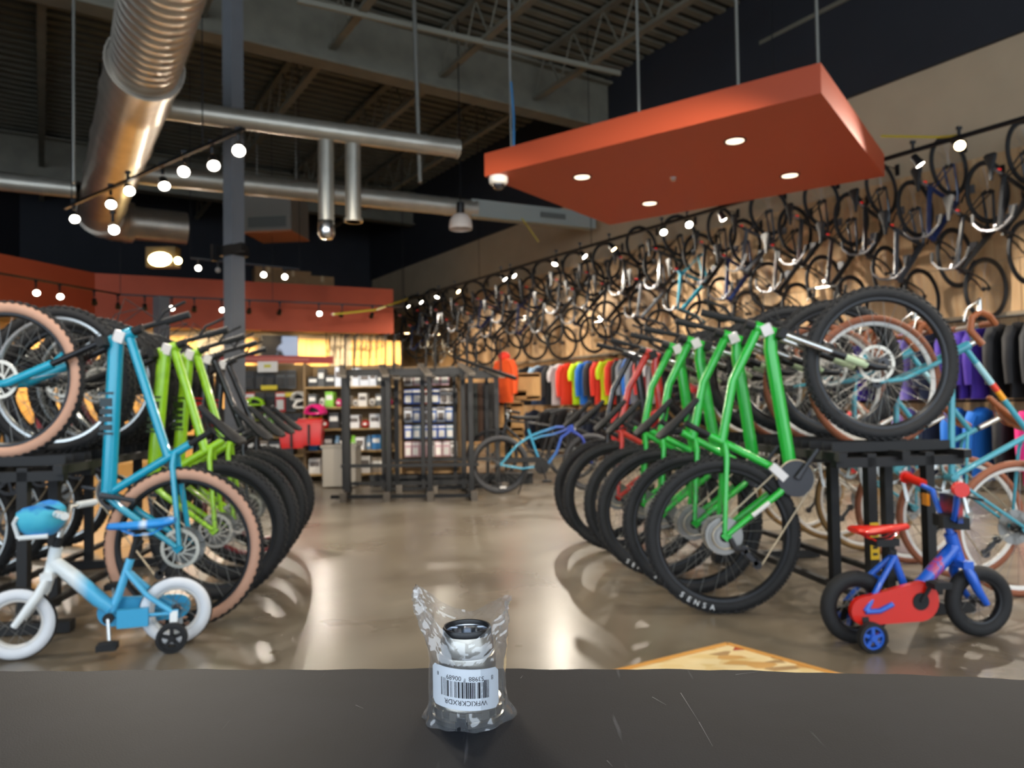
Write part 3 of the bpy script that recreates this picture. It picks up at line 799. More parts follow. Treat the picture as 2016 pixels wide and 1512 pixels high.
    if 'tyretext' in g:
        for w_, a0 in ((rw, g['tyretext'][1]),):
            tx = g['tyretext'][0]
            for i, ch in enumerate(tx):
                me = text_mesh(ch, 0.036, 'tyre_lettering', mat('white_print', '#e8e8e6', 0.6))
                o = link('tyre_letter', me, root)
                a = a0 + i * 0.115; rr = R - tw * 0.95
                # letters read from the drive side, feet towards the hub
                ca_, sa_ = math.cos(a), math.sin(a)
                o.matrix_local = Matrix(((-sa_, -ca_, 0, rr * ca_), (0, 0, -1, -tw * 1.04), (ca_, -sa_, 0, rr * sa_), (0, 0, 0, 1)))
    # seat post and saddle
    if not g.get('noseat'):
        sp = g.get('post', 0.15)
        MB().tube([sc, sc + st * sp], 0.0145, n).build('seatpost', g.get('postmat', BRUB), root)
        s = link('saddle', g.get('saddle', SADDLE), root); s.location = sc + st * (sp + 0.035)
    if g.get('reflector'):
        MB().tube([sc + st * 0.06 + V(-0.015, 0), sc + st * 0.06 + V(-0.03, 0)], 0.024, 10).build('red_reflector', mat('red_reflector', '#d8201c', 0.2, emit='#ff2a18', es=0.25), root)  # faint glow painted into the reflector, which is no lamp
    # crankset and drive train (right side = -y)
    cr = g.get('ring', 0.088); yc = -0.05
    cb = MB().lathe([(cr, 0.002), (cr * 0.78, 0.0025), (cr * 0.78, -0.0025), (cr, -0.002)], 32, M=Matrix.Translation(bb + V(0, 0, yc)) @ RXW, closed=True)
    for j in range(5):
        a = 2 * PI * j / 5 + 0.4
        cb.bar(bb + V(0, 0, yc), bb + V(cr * 0.8 * math.cos(a), cr * 0.8 * math.sin(a), yc), 0.016, 0.006, up=(0, 1, 0))
    if g.get('ringdisc'): cb.lathe([(cr * 0.97, 0.0), (0.0001, 0.0)], 28, M=Matrix.Translation(bb + V(0, 0, yc - 0.004)) @ RXW)
    ck = cb.build('chainring', g.get('crankmat', DKALLOY), root)
    ca = g.get('crank', 0.6)
    for s_, yy in ((1, -0.066), (-1, 0.066)):
        d = V(math.cos(ca), math.sin(ca)) * s_
        MB().tube([bb + V(0, 0, yy), bb + d * 0.08 + V(0, 0, yy * 1.03), bb + d * 0.17 + V(0, 0, yy * 1.15)], [0.016, 0.011, 0.012], 8, sx=0.7).build('crank_arm', g.get('crankmat', DKALLOY), ck)
        if g.get('pedals'):
            e = bb + d * 0.17 + V(0, 0, yy * 1.15 + (0.05 if yy > 0 else -0.05))
            MB().box(e, (0.095, 0.085, 0.018)).build('pedal', g['pedals'], ck)
    if not lite:
        cs = MB()
        for i, r in enumerate((0.09, 0.075, 0.06, 0.045)):
            cs.lathe([(r, 0), (r * 0.6, 0), (r * 0.6, 0.003), (r, 0.003)], 28, M=Matrix.Translation((0, -0.03 - i * 0.006, 0)) @ RXW, closed=True)
        cs.build('cassette', mat('cassette_steel', '#8e8c88', 0.35, 0.8), root)
        p1 = V(0.015, -0.105, -0.052); p2 = V(0.005, -0.2, -0.052)
        de = MB().bar(p1, p2, 0.022, 0.016, up=(0, 1, 0)).tube([V(0.01, -0.02, -0.06), V(-0.01, -0.07, -0.066), p1], 0.014, 8)
        for q in (p1, p2): de.lathe([(0.0001, -0.008), (0.022, -0.008), (0.022, 0.008), (0.0001, 0.008)], 14, M=Matrix.Translation(q) @ RXW)
        de.build('rear_derailleur', DKALLOY, root)
        pts = []
        for j in range(13):
            a = R_(-100 + 190 * j / 12); pts.append(bb + V(cr * math.cos(a), cr * math.sin(a), yc))
        for j in range(7):
            a = R_(95 + 150 * j / 6); pts.append(V(0.06 * math.cos(a), 0.06 * math.sin(a), yc))
        pts += [p1 + V(0.022, 0.0), p2 + V(-0.02, 0.0), p2 + V(0.0, -0.02)]
        MB().tube([Vector(p) for p in pts], 0.0042, 6, closed=True).build('chain', g.get('chainmat', CHAIN), root)
    # handlebar
    if g['bars'] == 'loose':          # unclamped bar strapped alongside the head tube
        sy = g.get('farside', 1)
        c = hb + V(0.03, 0.04, sy * 0.115); d = V(math.cos(R_(g.get('baran', 118))), math.sin(R_(g.get('baran', 118))))
        hbm = MB().tube([c - d * 0.34 + V(0.0, -0.02, sy * 0.02), c - d * 0.1, c + d * 0.1, c + d * 0.34 + V(0.0, -0.02, sy * 0.02)], 0.0135, 8)
        h = hbm.build('handlebar', BRUB, root)
        for s_ in (-1, 1):
            MB().tube([c + d * (s_ * 0.22) + V(0, -0.013, sy * 0.013), c + d * (s_ * 0.345) + V(0, -0.02, sy * 0.02)], 0.018, 8).build('grip', BRUB, h)
            MB().tube([c + d * (s_ * 0.17), c + d * (s_ * 0.19) + V(0.02, 0.05), c + d * (s_ * 0.3) + V(0.03, 0.055)], 0.008, 6).build('brake_lever', DKALLOY, h)
        MB().tube([ht, ht + u * 0.045], 0.021, n).tube([ht + u * 0.025, ht + u * 0.03 + V(0.02, 0, sy * 0.05), c], 0.015, n).build('stem', BRUB, h)
        if not lite:
            MB().tube([c + d * 0.15 + V(0, 0.03), c + V(0.12, 0.13), ht + V(0.1, 0.02, 0.02), hb + V(-0.03, -0.02, 0.03)], 0.0028, 5).tube([c - d * 0.15 + V(0, 0.03), c + V(0.02, 0.16), ht + V(0.13, 0.0, -0.02), crown + V(0.04, -0.05, 0.05)], 0.0028, 5).build('brake_cable', BRUB, h)
    elif g['bars'] == 'drop':
        c = ht + u * 0.04 + pf * 0.08; MT = g.get('tape', BRUB)
        MB().tube([ht, ht + u * 0.055], 0.016, n).tube([ht + u * 0.04, c], 0.015, n).build('stem', SILV, root)
        h = MB().tube([c + V(0, 0, -0.2), c + V(0, 0, 0.2)], 0.0125, 8).build('handlebar', SILV, root)
        for sy in (-1, 1):
            b0 = c + V(0, 0, sy * 0.2)
            MB().tube([b0 + V(0, 0, -sy * 0.1), b0, b0 + V(0.05, 0.0, sy * 0.01), b0 + V(0.095, -0.02, sy * 0.012), b0 + V(0.105, -0.07, sy * 0.014), b0 + V(0.07, -0.12, sy * 0.016), b0 + V(-0.02, -0.13, sy * 0.018)], 0.0165, 8).build('bar_tape', MT, h)
            MB().tube([b0 + V(0.1, -0.02, sy * 0.012), b0 + V(0.14, 0.02, sy * 0.012), b0 + V(0.15, -0.06, sy * 0.012), b0 + V(0.12, -0.11, sy * 0.012)], [0.014, 0.014, 0.007, 0.006], 8).build('brake_lever', SILV, h)
    elif g['bars'] == 'flat':
        c = ht + u * 0.06 + pf * 0.05; MT = g.get('tape', BRUB); BM = g.get('barmat', SILV); w = g.get('barw', 0.29)
        MB().tube([ht, ht + u * 0.06], 0.016, n).tube([ht + u * 0.05, c], 0.015, n).build('stem', BM, root)
        h = MB().tube([c + V(-0.1, 0.02, -w), c + V(-0.02, 0.03, -w * 0.6), c + V(0, 0, -0.05), c + V(0, 0, 0.05), c + V(-0.02, 0.03, w * 0.6), c + V(-0.1, 0.02, w)], 0.0125, 8).build('handlebar', BM, root)
        for sy in (-1, 1):
            MB().tube([c + V(-0.1, 0.02, sy * w), c + V(-0.2, 0.0, sy * (w + 0.015))], 0.018, 8).build('grip', MT, h)
    return root
def place(o, x, y, z, yaw, pitch, roll=0.0):
    o.location = (x, y, z); o.rotation_euler = (roll, -R_(pitch), R_(yaw)); return o

# ------------------------------------------------------------------ racks
RACKM = mat('rack_black_powdercoat', '#0b0b0c', 0.6, 0.0)
YEL = ramp_mat('yellow_sticker', [(0.0, '#c9a21a'), (0.4, '#d9b21c'), (0.45, '#3a3008'), (0.5, '#d9b21c'), (1, '#c9a21a')], 'Z', 0, 0.028, 0.5)
def yellow_sticker_mat():
    M = mat('sticker_yellow', '#d0a81c', 0.5); return M
def bike_rack(name, label, x, y, ang, L, slots, ztray=0.785, stick=True, hoops=False, group=None):
    """x,y: near end of the rack's centre line; ang: plan direction it recedes along"""
    t = thing(name, label, 'bike rack', (x, y, 0), (0, 0, ang), group=group)   # local +x runs along the row
    frames = [0.0, 0.3, L / 2, L]
    for f in frames:
        if f != 0.3: MB().bar((f, -0.36, 0.03), (f, 0.36, 0.03), 0.06, 0.05).build('foot', RACKM, t)
        for sy in (-0.15, 0.15):
            MB().bar((f, sy, 0.05), (f, sy, ztray - 0.02), 0.045, 0.045, up=(1, 0, 0)).build('post', RACKM, t)
        MB().bar((f, -0.33, ztray - 0.06), (f, 0.33, ztray - 0.06), 0.045, 0.045).build('cross_bar', RACKM, t)
        if stick and f == 0.0:
            for sy in (0.15,):
                s = MB().box((f - 0.024, sy, 0.36), (0.003, 0.043, 0.17)).build('sticker', yellow_sticker_mat(), t)
                for k in range(5):
                    MB().box((f - 0.026, sy, 0.30 + k * 0.03), (0.002, 0.024, 0.012)).build('print_block', BRUB, s)
    for sy in (-0.32, 0.0, 0.32):
        MB().bar((-0.06, sy, ztray - 0.03), (L + 0.06, sy, ztray - 0.03), 0.04, 0.04).build('rail', RACKM, t)
    for sy in (-0.2, 0.2):
        MB().bar((0, sy, 0.1), (L, sy, 0.1), 0.03, 0.03).build('low_rail', RACKM, t)
    ch = MB().box((0, 0, -0.012), (0.075, 0.62, 0.006)).box((0.038, 0, 0.008), (0.004, 0.62, 0.045)).box((-0.038, 0, 0.008), (0.004, 0.62, 0.045)).mesh('wheel_tray', RACKM)
    hp = MB().tube([(0, 0.05, -0.02), (0, 0.05, 0.36), (0, 0.03, 0.4), (0, -0.03, 0.4), (0, -0.05, 0.36), (0, -0.05, -0.02)], 0.006, 6).mesh('wheel_hoop', RACKM)
    for s in slots:
        link('wheel_tray', ch, t, (s, 0, ztray + 0.0))
        if hoops: link('wheel_hoop', hp, t, (s, 0.12, ztray))
    return t
# ================================================================== RIGHT HAND DOUBLE SIDED RACK
RS = -0.158                    # sideways drift of the rows per metre of depth
def rx(y): return 1.80 + RS * (y - 3.6)
rang = math.atan2(1, RS)
bike_rack('bike_rack', 'long black steel rack between the bright green bikes and the brown tyred bikes', rx(3.5), 3.5, rang, 2.6, [0.08 + 0.19 * k for k in range(13)])
GREEN = mat('paint_green', '#1fae35', 0.28, coat=0.6)
WHITEL = mat('white_sticker', '#d8d4d0', 0.5)
green_spec = dict(MTB, paint=GREEN, forkmat=mat('fork_black', '#19191b', 0.35), stanchion=mat('stanchion_silver', '#cfcfc9', 0.12, 0.9), forkdecal=mat('fork_decal', '#b9c9a0', 0.4), curve=True, headlabel=WHITEL,
                  ringdisc=True, crank=0.15, tyretext=('SENSA', R_(187)), farside=1)
gb = bike('mountain_bike', 'bright green mountain bike, first of the green row, chain and white tyre lettering showing', 'bicycle', green_spec, group='bright green mountain bikes in the rack')
gr = [gb] + [copy_tree(gb) for _ in range(3)]
glabels = ['bright green mountain bike at the open end of the rack, behind the red-seated small bike', 'second bright green mountain bike in from the open end of the rack',
           'third bright green mountain bike in from the open end of the rack', 'fourth bright green mountain bike, next to the red one in the rack']
for k, o in enumerate(gr):
    y = 3.60 + 0.385 * k
    place(o, 1.006 + RS * (y - 3.6) + (0, 0.01, -0.02, 0.0)[k], y, 0.374, (0, 2, -1, 1)[k], (46, 45.5, 46.5, 45.5)[k]); o['label'] = glabels[k]
# white strap and packing pieces on the first one
MB().tube([(0.16, -0.075, -0.02), (0.26, -0.078, -0.035)], 0.011, 8).build('white_tag', WHITEL, gb)
MB().box((0.4, -0.045, 0.02), (0.04, 0.02, 0.09)).build('white_tag', WHITEL, gb)
red_spec = dict(green_spec, paint=mat('paint_red', '#c03024', 0.3, coat=0.5)); red_spec.pop('tyretext'); red_spec['headlabel'] = BRUB
rb = bike('mountain_bike', 'red mountain bike behind the four green ones in the rack', 'bicycle', red_spec)
y = 5.16; place(rb, 1.006 + RS * (y - 3.6) - 0.04, y, 0.374, 1, 44)
bs = dict(red_spec, paint=mat('paint_black', '#17181a', 0.3, coat=0.5))
bk = bike('mountain_bike', 'black mountain bike at the far end of the green row', 'bicycle', bs)
y = 5.55; place(bk, 1.006 + RS * (y - 3.6) - 0.02, y, 0.374, 0, 45)
# other side: city bikes with brown tyres
TEAL = mat('paint_city_teal', '#3f97a8', 0.3, coat=0.5)
BROWN = mat('tyre_brown', '#8d5236', 0.65); WRIM = mat('rim_white', '#d9d6d0', 0.4); BTAPE = mat('brown_leather', '#8a4a22', 0.55)
city_spec = dict(CITY, paint=TEAL, tyre=BROWN, rim=WRIM, tape=BTAPE, crankmat=SILV, norotor=True, postmat=SILV, saddle=saddle_mesh(BTAPE),
                 bands=[(0.42, 0.5, mat('band_red', '#d8402a', 0.4)), (0.5, 0.6, mat('band_orange', '#e89a1c', 0.4)), (0.18, 0.42, mat('band_pale', '#9cc6cc', 0.4))], rimd=0.03)
cb = bike('road_bike', 'teal road bike with brown tyres, white rims and brown bar tape', 'bicycle', city_spec, group='teal road bikes with brown tyres in the rack')
cl = [cb, copy_tree(cb), copy_tree(cb)]
for k, o in enumerate(cl):
    y = 3.80 + 0.40 * k
    place(o, 2.58 + RS * (y - 3.8), y, 0.347, (182, 176, 181)[k], (46, 46.5, 46)[k])
    o['label'] = ('teal road bike with brown tyres at the end posts of the rack', 'second teal road bike with brown tyres in the rack, between two others', 'third teal road bike with brown tyres in the rack, beside the gum tyred white ones')[k]
GUM = mat('tyre_gum', '#8a6a3c', 0.65)
white_spec = dict(city_spec, paint=mat('paint_cream', '#cfcac0', 0.35, coat=0.4), wall=GUM, tyre=RUB, bands=[]); white_spec['rim'] = WRIM
wbk = bike('road_bike', 'cream road bike with white rims and gum tyres in the rack', 'bicycle', white_spec, group='cream road bikes with gum tyres')
for k in range(3):
    o = wbk if k == 0 else copy_tree(wbk)
    y = 5.0 + 0.40 * k; place(o, 2.56 + RS * (y - 3.8), y, 0.347, 180 + (1, -2, 2)[k], 46)

# ================================================================== LEFT HAND DOUBLE SIDED RACK
LS = -0.14
def lx(y): return -2.36 + LS * (y - 3.5)
bike_rack('bike_rack', 'long black steel rack holding the teal, lime and black mountain bikes', lx(3.42) - 0.07, 3.42, math.atan2(1, LS), 2.9, [0.08 + 0.21 * k for k in range(13)])
TEALB = mat('paint_bright_teal', '#0a97b4', 0.28, coat=0.6); LIME = mat('paint_lime', '#93c81c', 0.3, coat=0.6); DEC = mat('decal_black', '#10262a', 0.4)
letters = [(0.33, 0.345, 2.0), (0.37, 0.425, 1.7), (0.44, 0.475, 1.7), (0.49, 0.525, 1.7), (0.545, 0.58, 1.7), (0.595, 0.61, 2.0)]
TANW = mat('tan_sidewall', '#c0937a', 0.65)
teal_spec = dict(MTB, wb=1.17, paint=TEALB, forkmat=TEALB, wall=TANW, headlabel=WHITEL, decal=letters, decalmat=DEC, farside=-1, dt=0.034, tt=0.021, st=0.02, ttdrop=0.1, crank=-0.6, hl=0.12)
tb = bike('mountain_bike', 'bright teal mountain bike with tan tyre sidewalls in the rack', 'bicycle', teal_spec)
place(tb, -1.565, 3.52, 0.374, 180, 43.5)
lime_spec = dict(MTB, R=0.372, tw=0.034, paint=LIME, forkmat=BRUB, headlabel=WHITEL, decal=letters, decalmat=mat('decal_dark_green', '#26380c', 0.4), farside=-1, dt=0.035, tt=0.023, st=0.021, ttdrop=0.1)
lb = bike('mountain_bike', 'lime green mountain bike next to the bright teal bike in the rack', 'bicycle', lime_spec)
place(lb, -1.60, 4.02, 0.372, 180, 44)
lb2 = copy_tree(lb); lb2['label'] = 'lime green mountain bike next to the black and red bike in the rack'
place(lb2, -1.66, 4.44, 0.372, 179, 44)
RIMR = mat('rim_red_edge', '#6e1c1c', 0.4)
br_spec = dict(MTB, tw=0.036, R=0.374, paint=mat('paint_black'), forkmat=BRUB, headlabel=WHITEL, decal=letters, decalmat=mat('decal_red', '#b8241c', 0.4), rim=RIMR, farside=-1, dt=0.032)
b1 = bike('mountain_bike', 'black mountain bike with red lettering beside the lime bikes', 'bicycle', br_spec, group='black and red mountain bikes')
place(b1, -1.74, 4.9, 0.374, 180, 44)
b2 = copy_tree(b1); b2['label'] = 'black mountain bike with red lettering and a red edged rim, last of the row'; place(b2, -1.84, 5.45, 0.374, 180, 43)
# bikes from the other side
blk_spec = dict(MTB, paint=mat('paint_black'), forkmat=BRUB, farside=1, rim=mat('rim_silver', '#bfc2c0', 0.25, 0.8), decal=[(0.3, 0.6, 1.2)], decalmat=mat('decal_red'))
ob = bike('mountain_bike', 'black mountain bike on the far side of the left rack facing the teal bike', 'bicycle', blk_spec, group='black mountain bikes on the far side of the rack')
for k in range(5):
    o = ob if k == 0 else copy_tree(ob)
    y = (3.77, 4.23, 4.67, 5.17, 5.7)[k]; place(o, lx(y) - 0.72 - 0.02 * k, y, 0.374, (0, 2, -1, 1, 0)[k], 45.5)
# ================================================================== SMALL TRAINING BIKES
def kid_wheel(root, name, x, R, tw, tyre, wall, rim, nsp=16):
    mr, mt, ms, mh = wheel_meshes(R, tw, tyre, wall, rim, SPOKE, nsp, False, 0.014, 40, 10)
    w = link(name, mr, root, (x, 0, 0)); link('tyre', mt, w); link('spokes', ms, w); link('hub', mh, w).scale = (0.7, 1, 0.7)
    return w
def training_wheel(root, side, M, R=0.058, rimM=None, strut=SILV, z0=-0.149):
    """small stabiliser wheel on its bent steel arm, side=+1 left"""
    y = side * 0.12; c = Vector((-0.0, y, z0 + R))
    a = MB().bar((0.0, side * 0.06, 0.01), (0.0, side * 0.075, -0.03), 0.03, 0.004, up=(0, 1, 0)).bar((0, side * 0.075, -0.03), (0, y - side * 0.022, c.z), 0.028, 0.004, up=(0, 1, 0)).build('stabiliser_arm', strut, root)
    mb = MB().lathe([(R, -0.014), (R, 0.014), (R * 0.78, 0.016), (R * 0.74, 0.0), (R * 0.78, -0.016)], 28, M=Matrix.Translation(c) @ RXW, closed=True)
    w = mb.build('stabiliser_tyre', M, a)
    hb = MB().lathe([(R * 0.78, -0.01), (R * 0.78, 0.01), (R * 0.64, 0.01), (R * 0.64, -0.01)], 28, M=Matrix.Translation(c) @ RXW, closed=True)
    for j in range(5):
        an = 2 * PI * j / 5 + 0.3
        hb.bar(c, c + Vector((R * 0.7 * math.cos(an), 0, R * 0.7 * math.sin(an))), 0.014, 0.016, up=(0, 1, 0))
    hb.lathe([(0.0001, -0.016), (0.014, -0.016), (0.014, 0.016), (0.0001, 0.016)], 14, M=Matrix.Translation(c) @ RXW)
    hb.build('stabiliser_rim', rimM or M, a)
def guard(root, bb, side, M, R0=0.05, R1=0.062, hole=True):
    """chain guard: stadium plate between the rear axle and the crank"""
    pts = []
    bx, bz = bb
    for j in range(11):
        a = R_(95 + 170 * j / 10); pts.append((R0 * math.cos(a), R0 * math.sin(a)))
    for j in range(11):
        a = R_(-85 + 170 * j / 10); pts.append((bx + R1 * math.cos(a), bz + R1 * math.sin(a)))
    Mx = Matrix.Translation((0, side * 0.062, 0)) @ RXW
    g_ = MB().prism(pts, -0.012, 0.012, M=Mx).build('chain_guard', M, root, sharp=50)
    MB().lathe([(0.036, -0.002), (0.036, 0.003), (0.024, 0.003), (0.0001, 0.002)], 22, M=Matrix.Translation((bx, side * 0.0745, bz)) @ Matrix.Rotation(-side * PI / 2, 4, 'X')).build('crank_cover', BRUB, g_)
    return g_
# --- white and sky blue one (heads left, seen from its left side)
KW = mat('kid_white', '#e3e6e4', 0.35, coat=0.4); KB = mat('kid_sky_blue', '#4fb2dc', 0.35, coat=0.4); KG = mat('kid_guard_blue', '#3fa6d2', 0.35)
WSIDE = mat('white_sidewall', '#dddfe2', 0.55)
ka = thing('childs_bicycle', 'small white and sky blue child bike with white tyres and stabilisers', 'bicycle')
Rk = 0.149
kw2 = ramp_mat('kid_fade_paint', [(0.0, '#4fb2dc'), (0.42, '#4fb2dc'), (0.6, '#dfe7e8'), (1.0, '#e3e6e4')], 'X', 0.2, 0.52, 0.35, coat=0.4)
fr = MB().tube([(0.487, 0, 0.19), (0.462, 0, 0.305)], 0.025, 14).tube([(0.475, 0, 0.245), (0.40, 0, 0.175), (0.30, 0, 0.07), (0.255, 0, 0.03)], [0.028, 0.032, 0.032, 0.027], 14)
fr.build('main_tube', kw2, ka)
f2 = MB().tube([(0.25, 0, 0.02), (0.225, 0, 0.09), (0.18, 0, 0.235)], [0.02, 0.017, 0.017], 12).tube([(0.255, 0.035, 0.0), (0.255, -0.035, 0.0)], 0.022, 12)
for sy in (-1, 1):
    f2.tube([(0.195, sy * 0.012, 0.185), (0.11, sy * 0.045, 0.085), (0.01, sy * 0.055, 0.005)], 0.011, 10)
    f2.tube([(0.24, sy * 0.02, 0.0), (0.12, sy * 0.05, 0.0), (0.0, sy * 0.055, 0.0)], 0.008, 10)
    f2.box((0.0, sy * 0.055, 0.0), (0.035, 0.006, 0.03))
f2.build('rear_frame', KB, ka)
fk = MB()
for sy in (-1, 1): fk.tube([(0.488, sy * 0.035, 0.185), (0.515, sy * 0.05, 0.12), (0.6, sy * 0.055, 0.0)], [0.015, 0.02, 0.014], 10)
fk.bar((0.488, -0.05, 0.19), (0.488, 0.05, 0.19), 0.045, 0.03).build('fork', KW, ka)
kid_wheel(ka, 'rear_wheel', 0, Rk, 0.027, RUB, WSIDE, WRIM); kid_wheel(ka, 'front_wheel', 0.605, Rk, 0.027, RUB, WSIDE, WRIM)
guard(ka, (0.26, 0.0), -1, KG); g_ = MB().box((0.16, 0.055, -0.005), (0.12, 0.03, 0.075)).build('chain_guard', KG, ka)
MB().lathe([(0.022, -0.006), (0.022, 0.012), (0.0001, 0.012)], 18, M=Matrix.Translation((0.255, 0.05, 0.0)) @ Matrix.Rotation(-PI / 2, 4, 'X')).build('crank_boss', BRUB, ka)
for sy, ang in ((1, -95), (-1, 85)):
    d = Vector((math.cos(R_(ang)), 0, math.sin(R_(ang)))) * 0.1
    c = MB().tube([Vector((0.255, sy * 0.06, 0)), Vector((0.255, sy * 0.075, 0)) + d], 0.007, 8).build('crank_arm', SILV, ka)
    e = Vector((0.255, sy * 0.11, 0)) + d
    MB().box(e, (0.075, 0.06, 0.024)).box(e + Vector((0, 0, 0.012)), (0.05, 0.055, 0.006)).build('pedal', BRUB, c)
MB().tube([(0.18, 0, 0.23), (0.15, 0, 0.345)], 0.0125, 10).tube([(0.175, 0, 0.26), (0.13, 0, 0.31)], 0.008, 8).build('seatpost', BRUB, ka)
kst = ramp_mat('kid_saddle_print', [(0, '#1f86d8'), (0.42, '#2f97e2'), (0.5, '#d8e4f4'), (0.56, '#b8d4f0'), (0.64, '#2f97e2'), (1, '#1f86d8')], 'X', -0.1, 0.1, 0.4, noise=0.15, nscale=14)
s = link('saddle', saddle_mesh(kst, 0.98), ka, (0.135, 0, 0.375))
MB().tube([(0.463, 0, 0.30), (0.452, 0, 0.345)], 0.017, 10).build('head_cap', BRUB, ka)
hbr = MB().tube([(0.452, 0, 0.34), (0.44, 0, 0.385)], 0.012, 8).tube([(0.40, -0.2, 0.46), (0.44, -0.11, 0.46), (0.445, -0.05, 0.385), (0.445, 0.05, 0.385), (0.44, 0.11, 0.46), (0.40, 0.2, 0.46)], 0.011, 8).build('handlebar', SILV, ka)
for sy in (-1, 1): MB().tube([(0.42, sy * 0.15, 0.46), (0.37, sy * 0.23, 0.46)], 0.016, 10).build('grip', KW, hbr)
bagm = ramp_mat('bag_print', [(0.0, '#8f9fd0'), (0.3, '#3c8ed0'), (0.55, '#3fb2d2'), (0.9, '#5ccade'), (1.0, '#2f86cc')], 'Z', 0.0, 0.16, 0.5, noise=0.5, nscale=16)
bg = MB()
prof = [(0.0, 0.05, 0.055), (0.03, 0.075, 0.085), (0.07, 0.085, 0.10), (0.1, 0.08, 0.105)]
vs = []; n = 20
for z, rx_, ry_ in prof:
    for j in range(n):
        a = 2 * PI * j / n
        vs.append((rx_ * math.copysign(abs(math.cos(a)) ** 0.7, math.cos(a)), ry_ * math.copysign(abs(math.sin(a)) ** 0.7, math.sin(a)), z + (0.03 * abs(math.sin(a)) ** 6 if z > 0.09 else 0)))
fs = [(i * n + j, i * n + (j + 1) % n, (i + 1) * n + (j + 1) % n, (i + 1) * n + j) for i in range(3) for j in range(n)] + [tuple(range(n - 1, -1, -1))]
bg.add(vs, fs); bag = bg.build('handlebar_bag', bagm, ka); bag.location = (0.50, 0.06, 0.37)
MB().add([(-0.08, 0.02, 0.095), (0.06, -0.09, 0.10), (0.05, 0.1, 0.11), (-0.05, 0.09, 0.125), (0.0, 0.0, 0.13)], [(0, 1, 4), (1, 2, 4), (2, 3, 4), (3, 0, 4), (3, 2, 1, 0)]).build('bag_flap', mat('bag_blue', '#2f8fd8', 0.5), bag)
MB().tube([(0.06, 0.075, 0.0), (0.075, 0.08, 0.06), (0.06, 0.09, 0.085)], 0.008, 8).tube([(-0.04, 0.06, 0.0), (0.06, 0.075, 0.0)], 0.01, 8).build('bag_strap', KW, bag)
MB().ball((0.455, -0.06, 0.47), 0.022, 10).build('bell', BRUB, hbr)
for sd in (1, -1): training_wheel(ka, sd, BRUB, 0.062, BRUB, KW, -Rk)
pr = at_z(347, 1268, 0.0); pfw = at_z(52, 1297, 0.0)
yaw = math.atan2(pfw.y - pr.y, pfw.x - pr.x)
place(ka, pr.x, pr.y, Rk, math.degrees(yaw), 0)

# --- blue and red one (heads right, seen from its right side)
KU = mat('kid_blue', '#1458c0', 0.3, coat=0.5); KR = mat('kid_red', '#d4210f', 0.35, coat=0.4)
kb = thing('childs_bicycle', 'small blue child bike with red saddle, red chain guard and blue stabilisers', 'bicycle')
Rb = 0.151
kpr = ramp_mat('kid_blue_print', [(0, '#1458c0'), (0.55, '#1458c0'), (0.62, '#b8304a'), (0.66, '#1458c0'), (0.7, '#c03648'), (0.74, '#1458c0'), (1, '#1458c0')], 'X', 0.2, 0.5, 0.3, noise=0.25, nscale=30, coat=0.5)
MB().tube([(0.475, 0, 0.17), (0.44, 0, 0.29)], 0.026, 14).tube([(0.458, 0, 0.235), (0.40, 0, 0.175), (0.26, 0, 0.045)], [0.03, 0.03, 0.026], 14).build('main_tube', kpr, kb)
f2 = MB().tube([(0.24, 0, 0.02), (0.215, 0, 0.1), (0.172, 0, 0.22)], [0.018, 0.016, 0.016], 12).tube([(0.245, 0.035, 0.03), (0.245, -0.035, 0.03)], 0.022, 12)
for sy in (-1, 1):
    f2.tube([(0.175, sy * 0.012, 0.2), (0.09, sy * 0.045, 0.11), (0.0, sy * 0.075, 0.0)], 0.012, 10)
    f2.tube([(0.12, sy * 0.076, 0.025), (0.06, sy * 0.077, 0.0), (0.0, sy * 0.077, 0.0)], 0.011, 10)
f2.bar((0.1, -0.05, 0.12), (0.1, 0.05, 0.12), 0.012, 0.012)
f2.build('rear_frame', KU, kb)
fk = MB()
for sy in (-1, 1): fk.tube([(0.478, sy * 0.035, 0.165), (0.49, sy * 0.052, 0.12), (0.515, sy * 0.055, 0.06), (0.555, sy * 0.055, 0.0)], [0.016, 0.022, 0.019, 0.013], 10)
fk.bar((0.475, -0.06, 0.165), (0.475, 0.06, 0.165), 0.045, 0.03).build('fork', KU, kb)
kid_wheel(kb, 'rear_wheel', 0, Rb, 0.03, RUB, None, RIMB); kid_wheel(kb, 'front_wheel', 0.56, Rb, 0.03, RUB, None, RIMB)
guard(kb, (0.245, 0.03), -1, KR, 0.058, 0.082)
for sy, ang in ((-1, 62), (1, 242)):
    d = Vector((math.cos(R_(ang)), 0, math.sin(R_(ang)))) * 0.09
    c = MB().tube([Vector((0.245, sy * 0.08, 0.03)), Vector((0.245, sy * 0.092, 0.03)) + d], 0.008, 8).build('crank_arm', BRUB, kb)
    e = Vector((0.245, sy * 0.13, 0.03)) + d
    p = MB().box(e, (0.075, 0.06, 0.024)).box(e + Vector((0, 0, 0.012)), (0.05, 0.055, 0.006)).build('pedal', BRUB, c)
    MB().box(e + Vector((0.038, 0, 0)), (0.004, 0.04, 0.014)).build('pedal_reflector', mat('amber_reflector', '#e08a1c', 0.3), c)
MB().tube([(0.172, 0, 0.215), (0.155, 0, 0.275)], 0.013, 10).lathe([(0.02, 0), (0.02, 0.02), (0.0001, 0.02)], 12, M=Matrix.Translation((0.172, 0, 0.212))).build('seatpost', BRUB, kb)
MB().box((0.14, 0, 0.265), (0.1, 0.06, 0.03)).build('saddle_clamp', BRUB, kb)
s = link('saddle', saddle_mesh(KR, 0.92), kb, (0.125, 0, 0.315)); s.rotation_euler = (0, -0.08, 0)
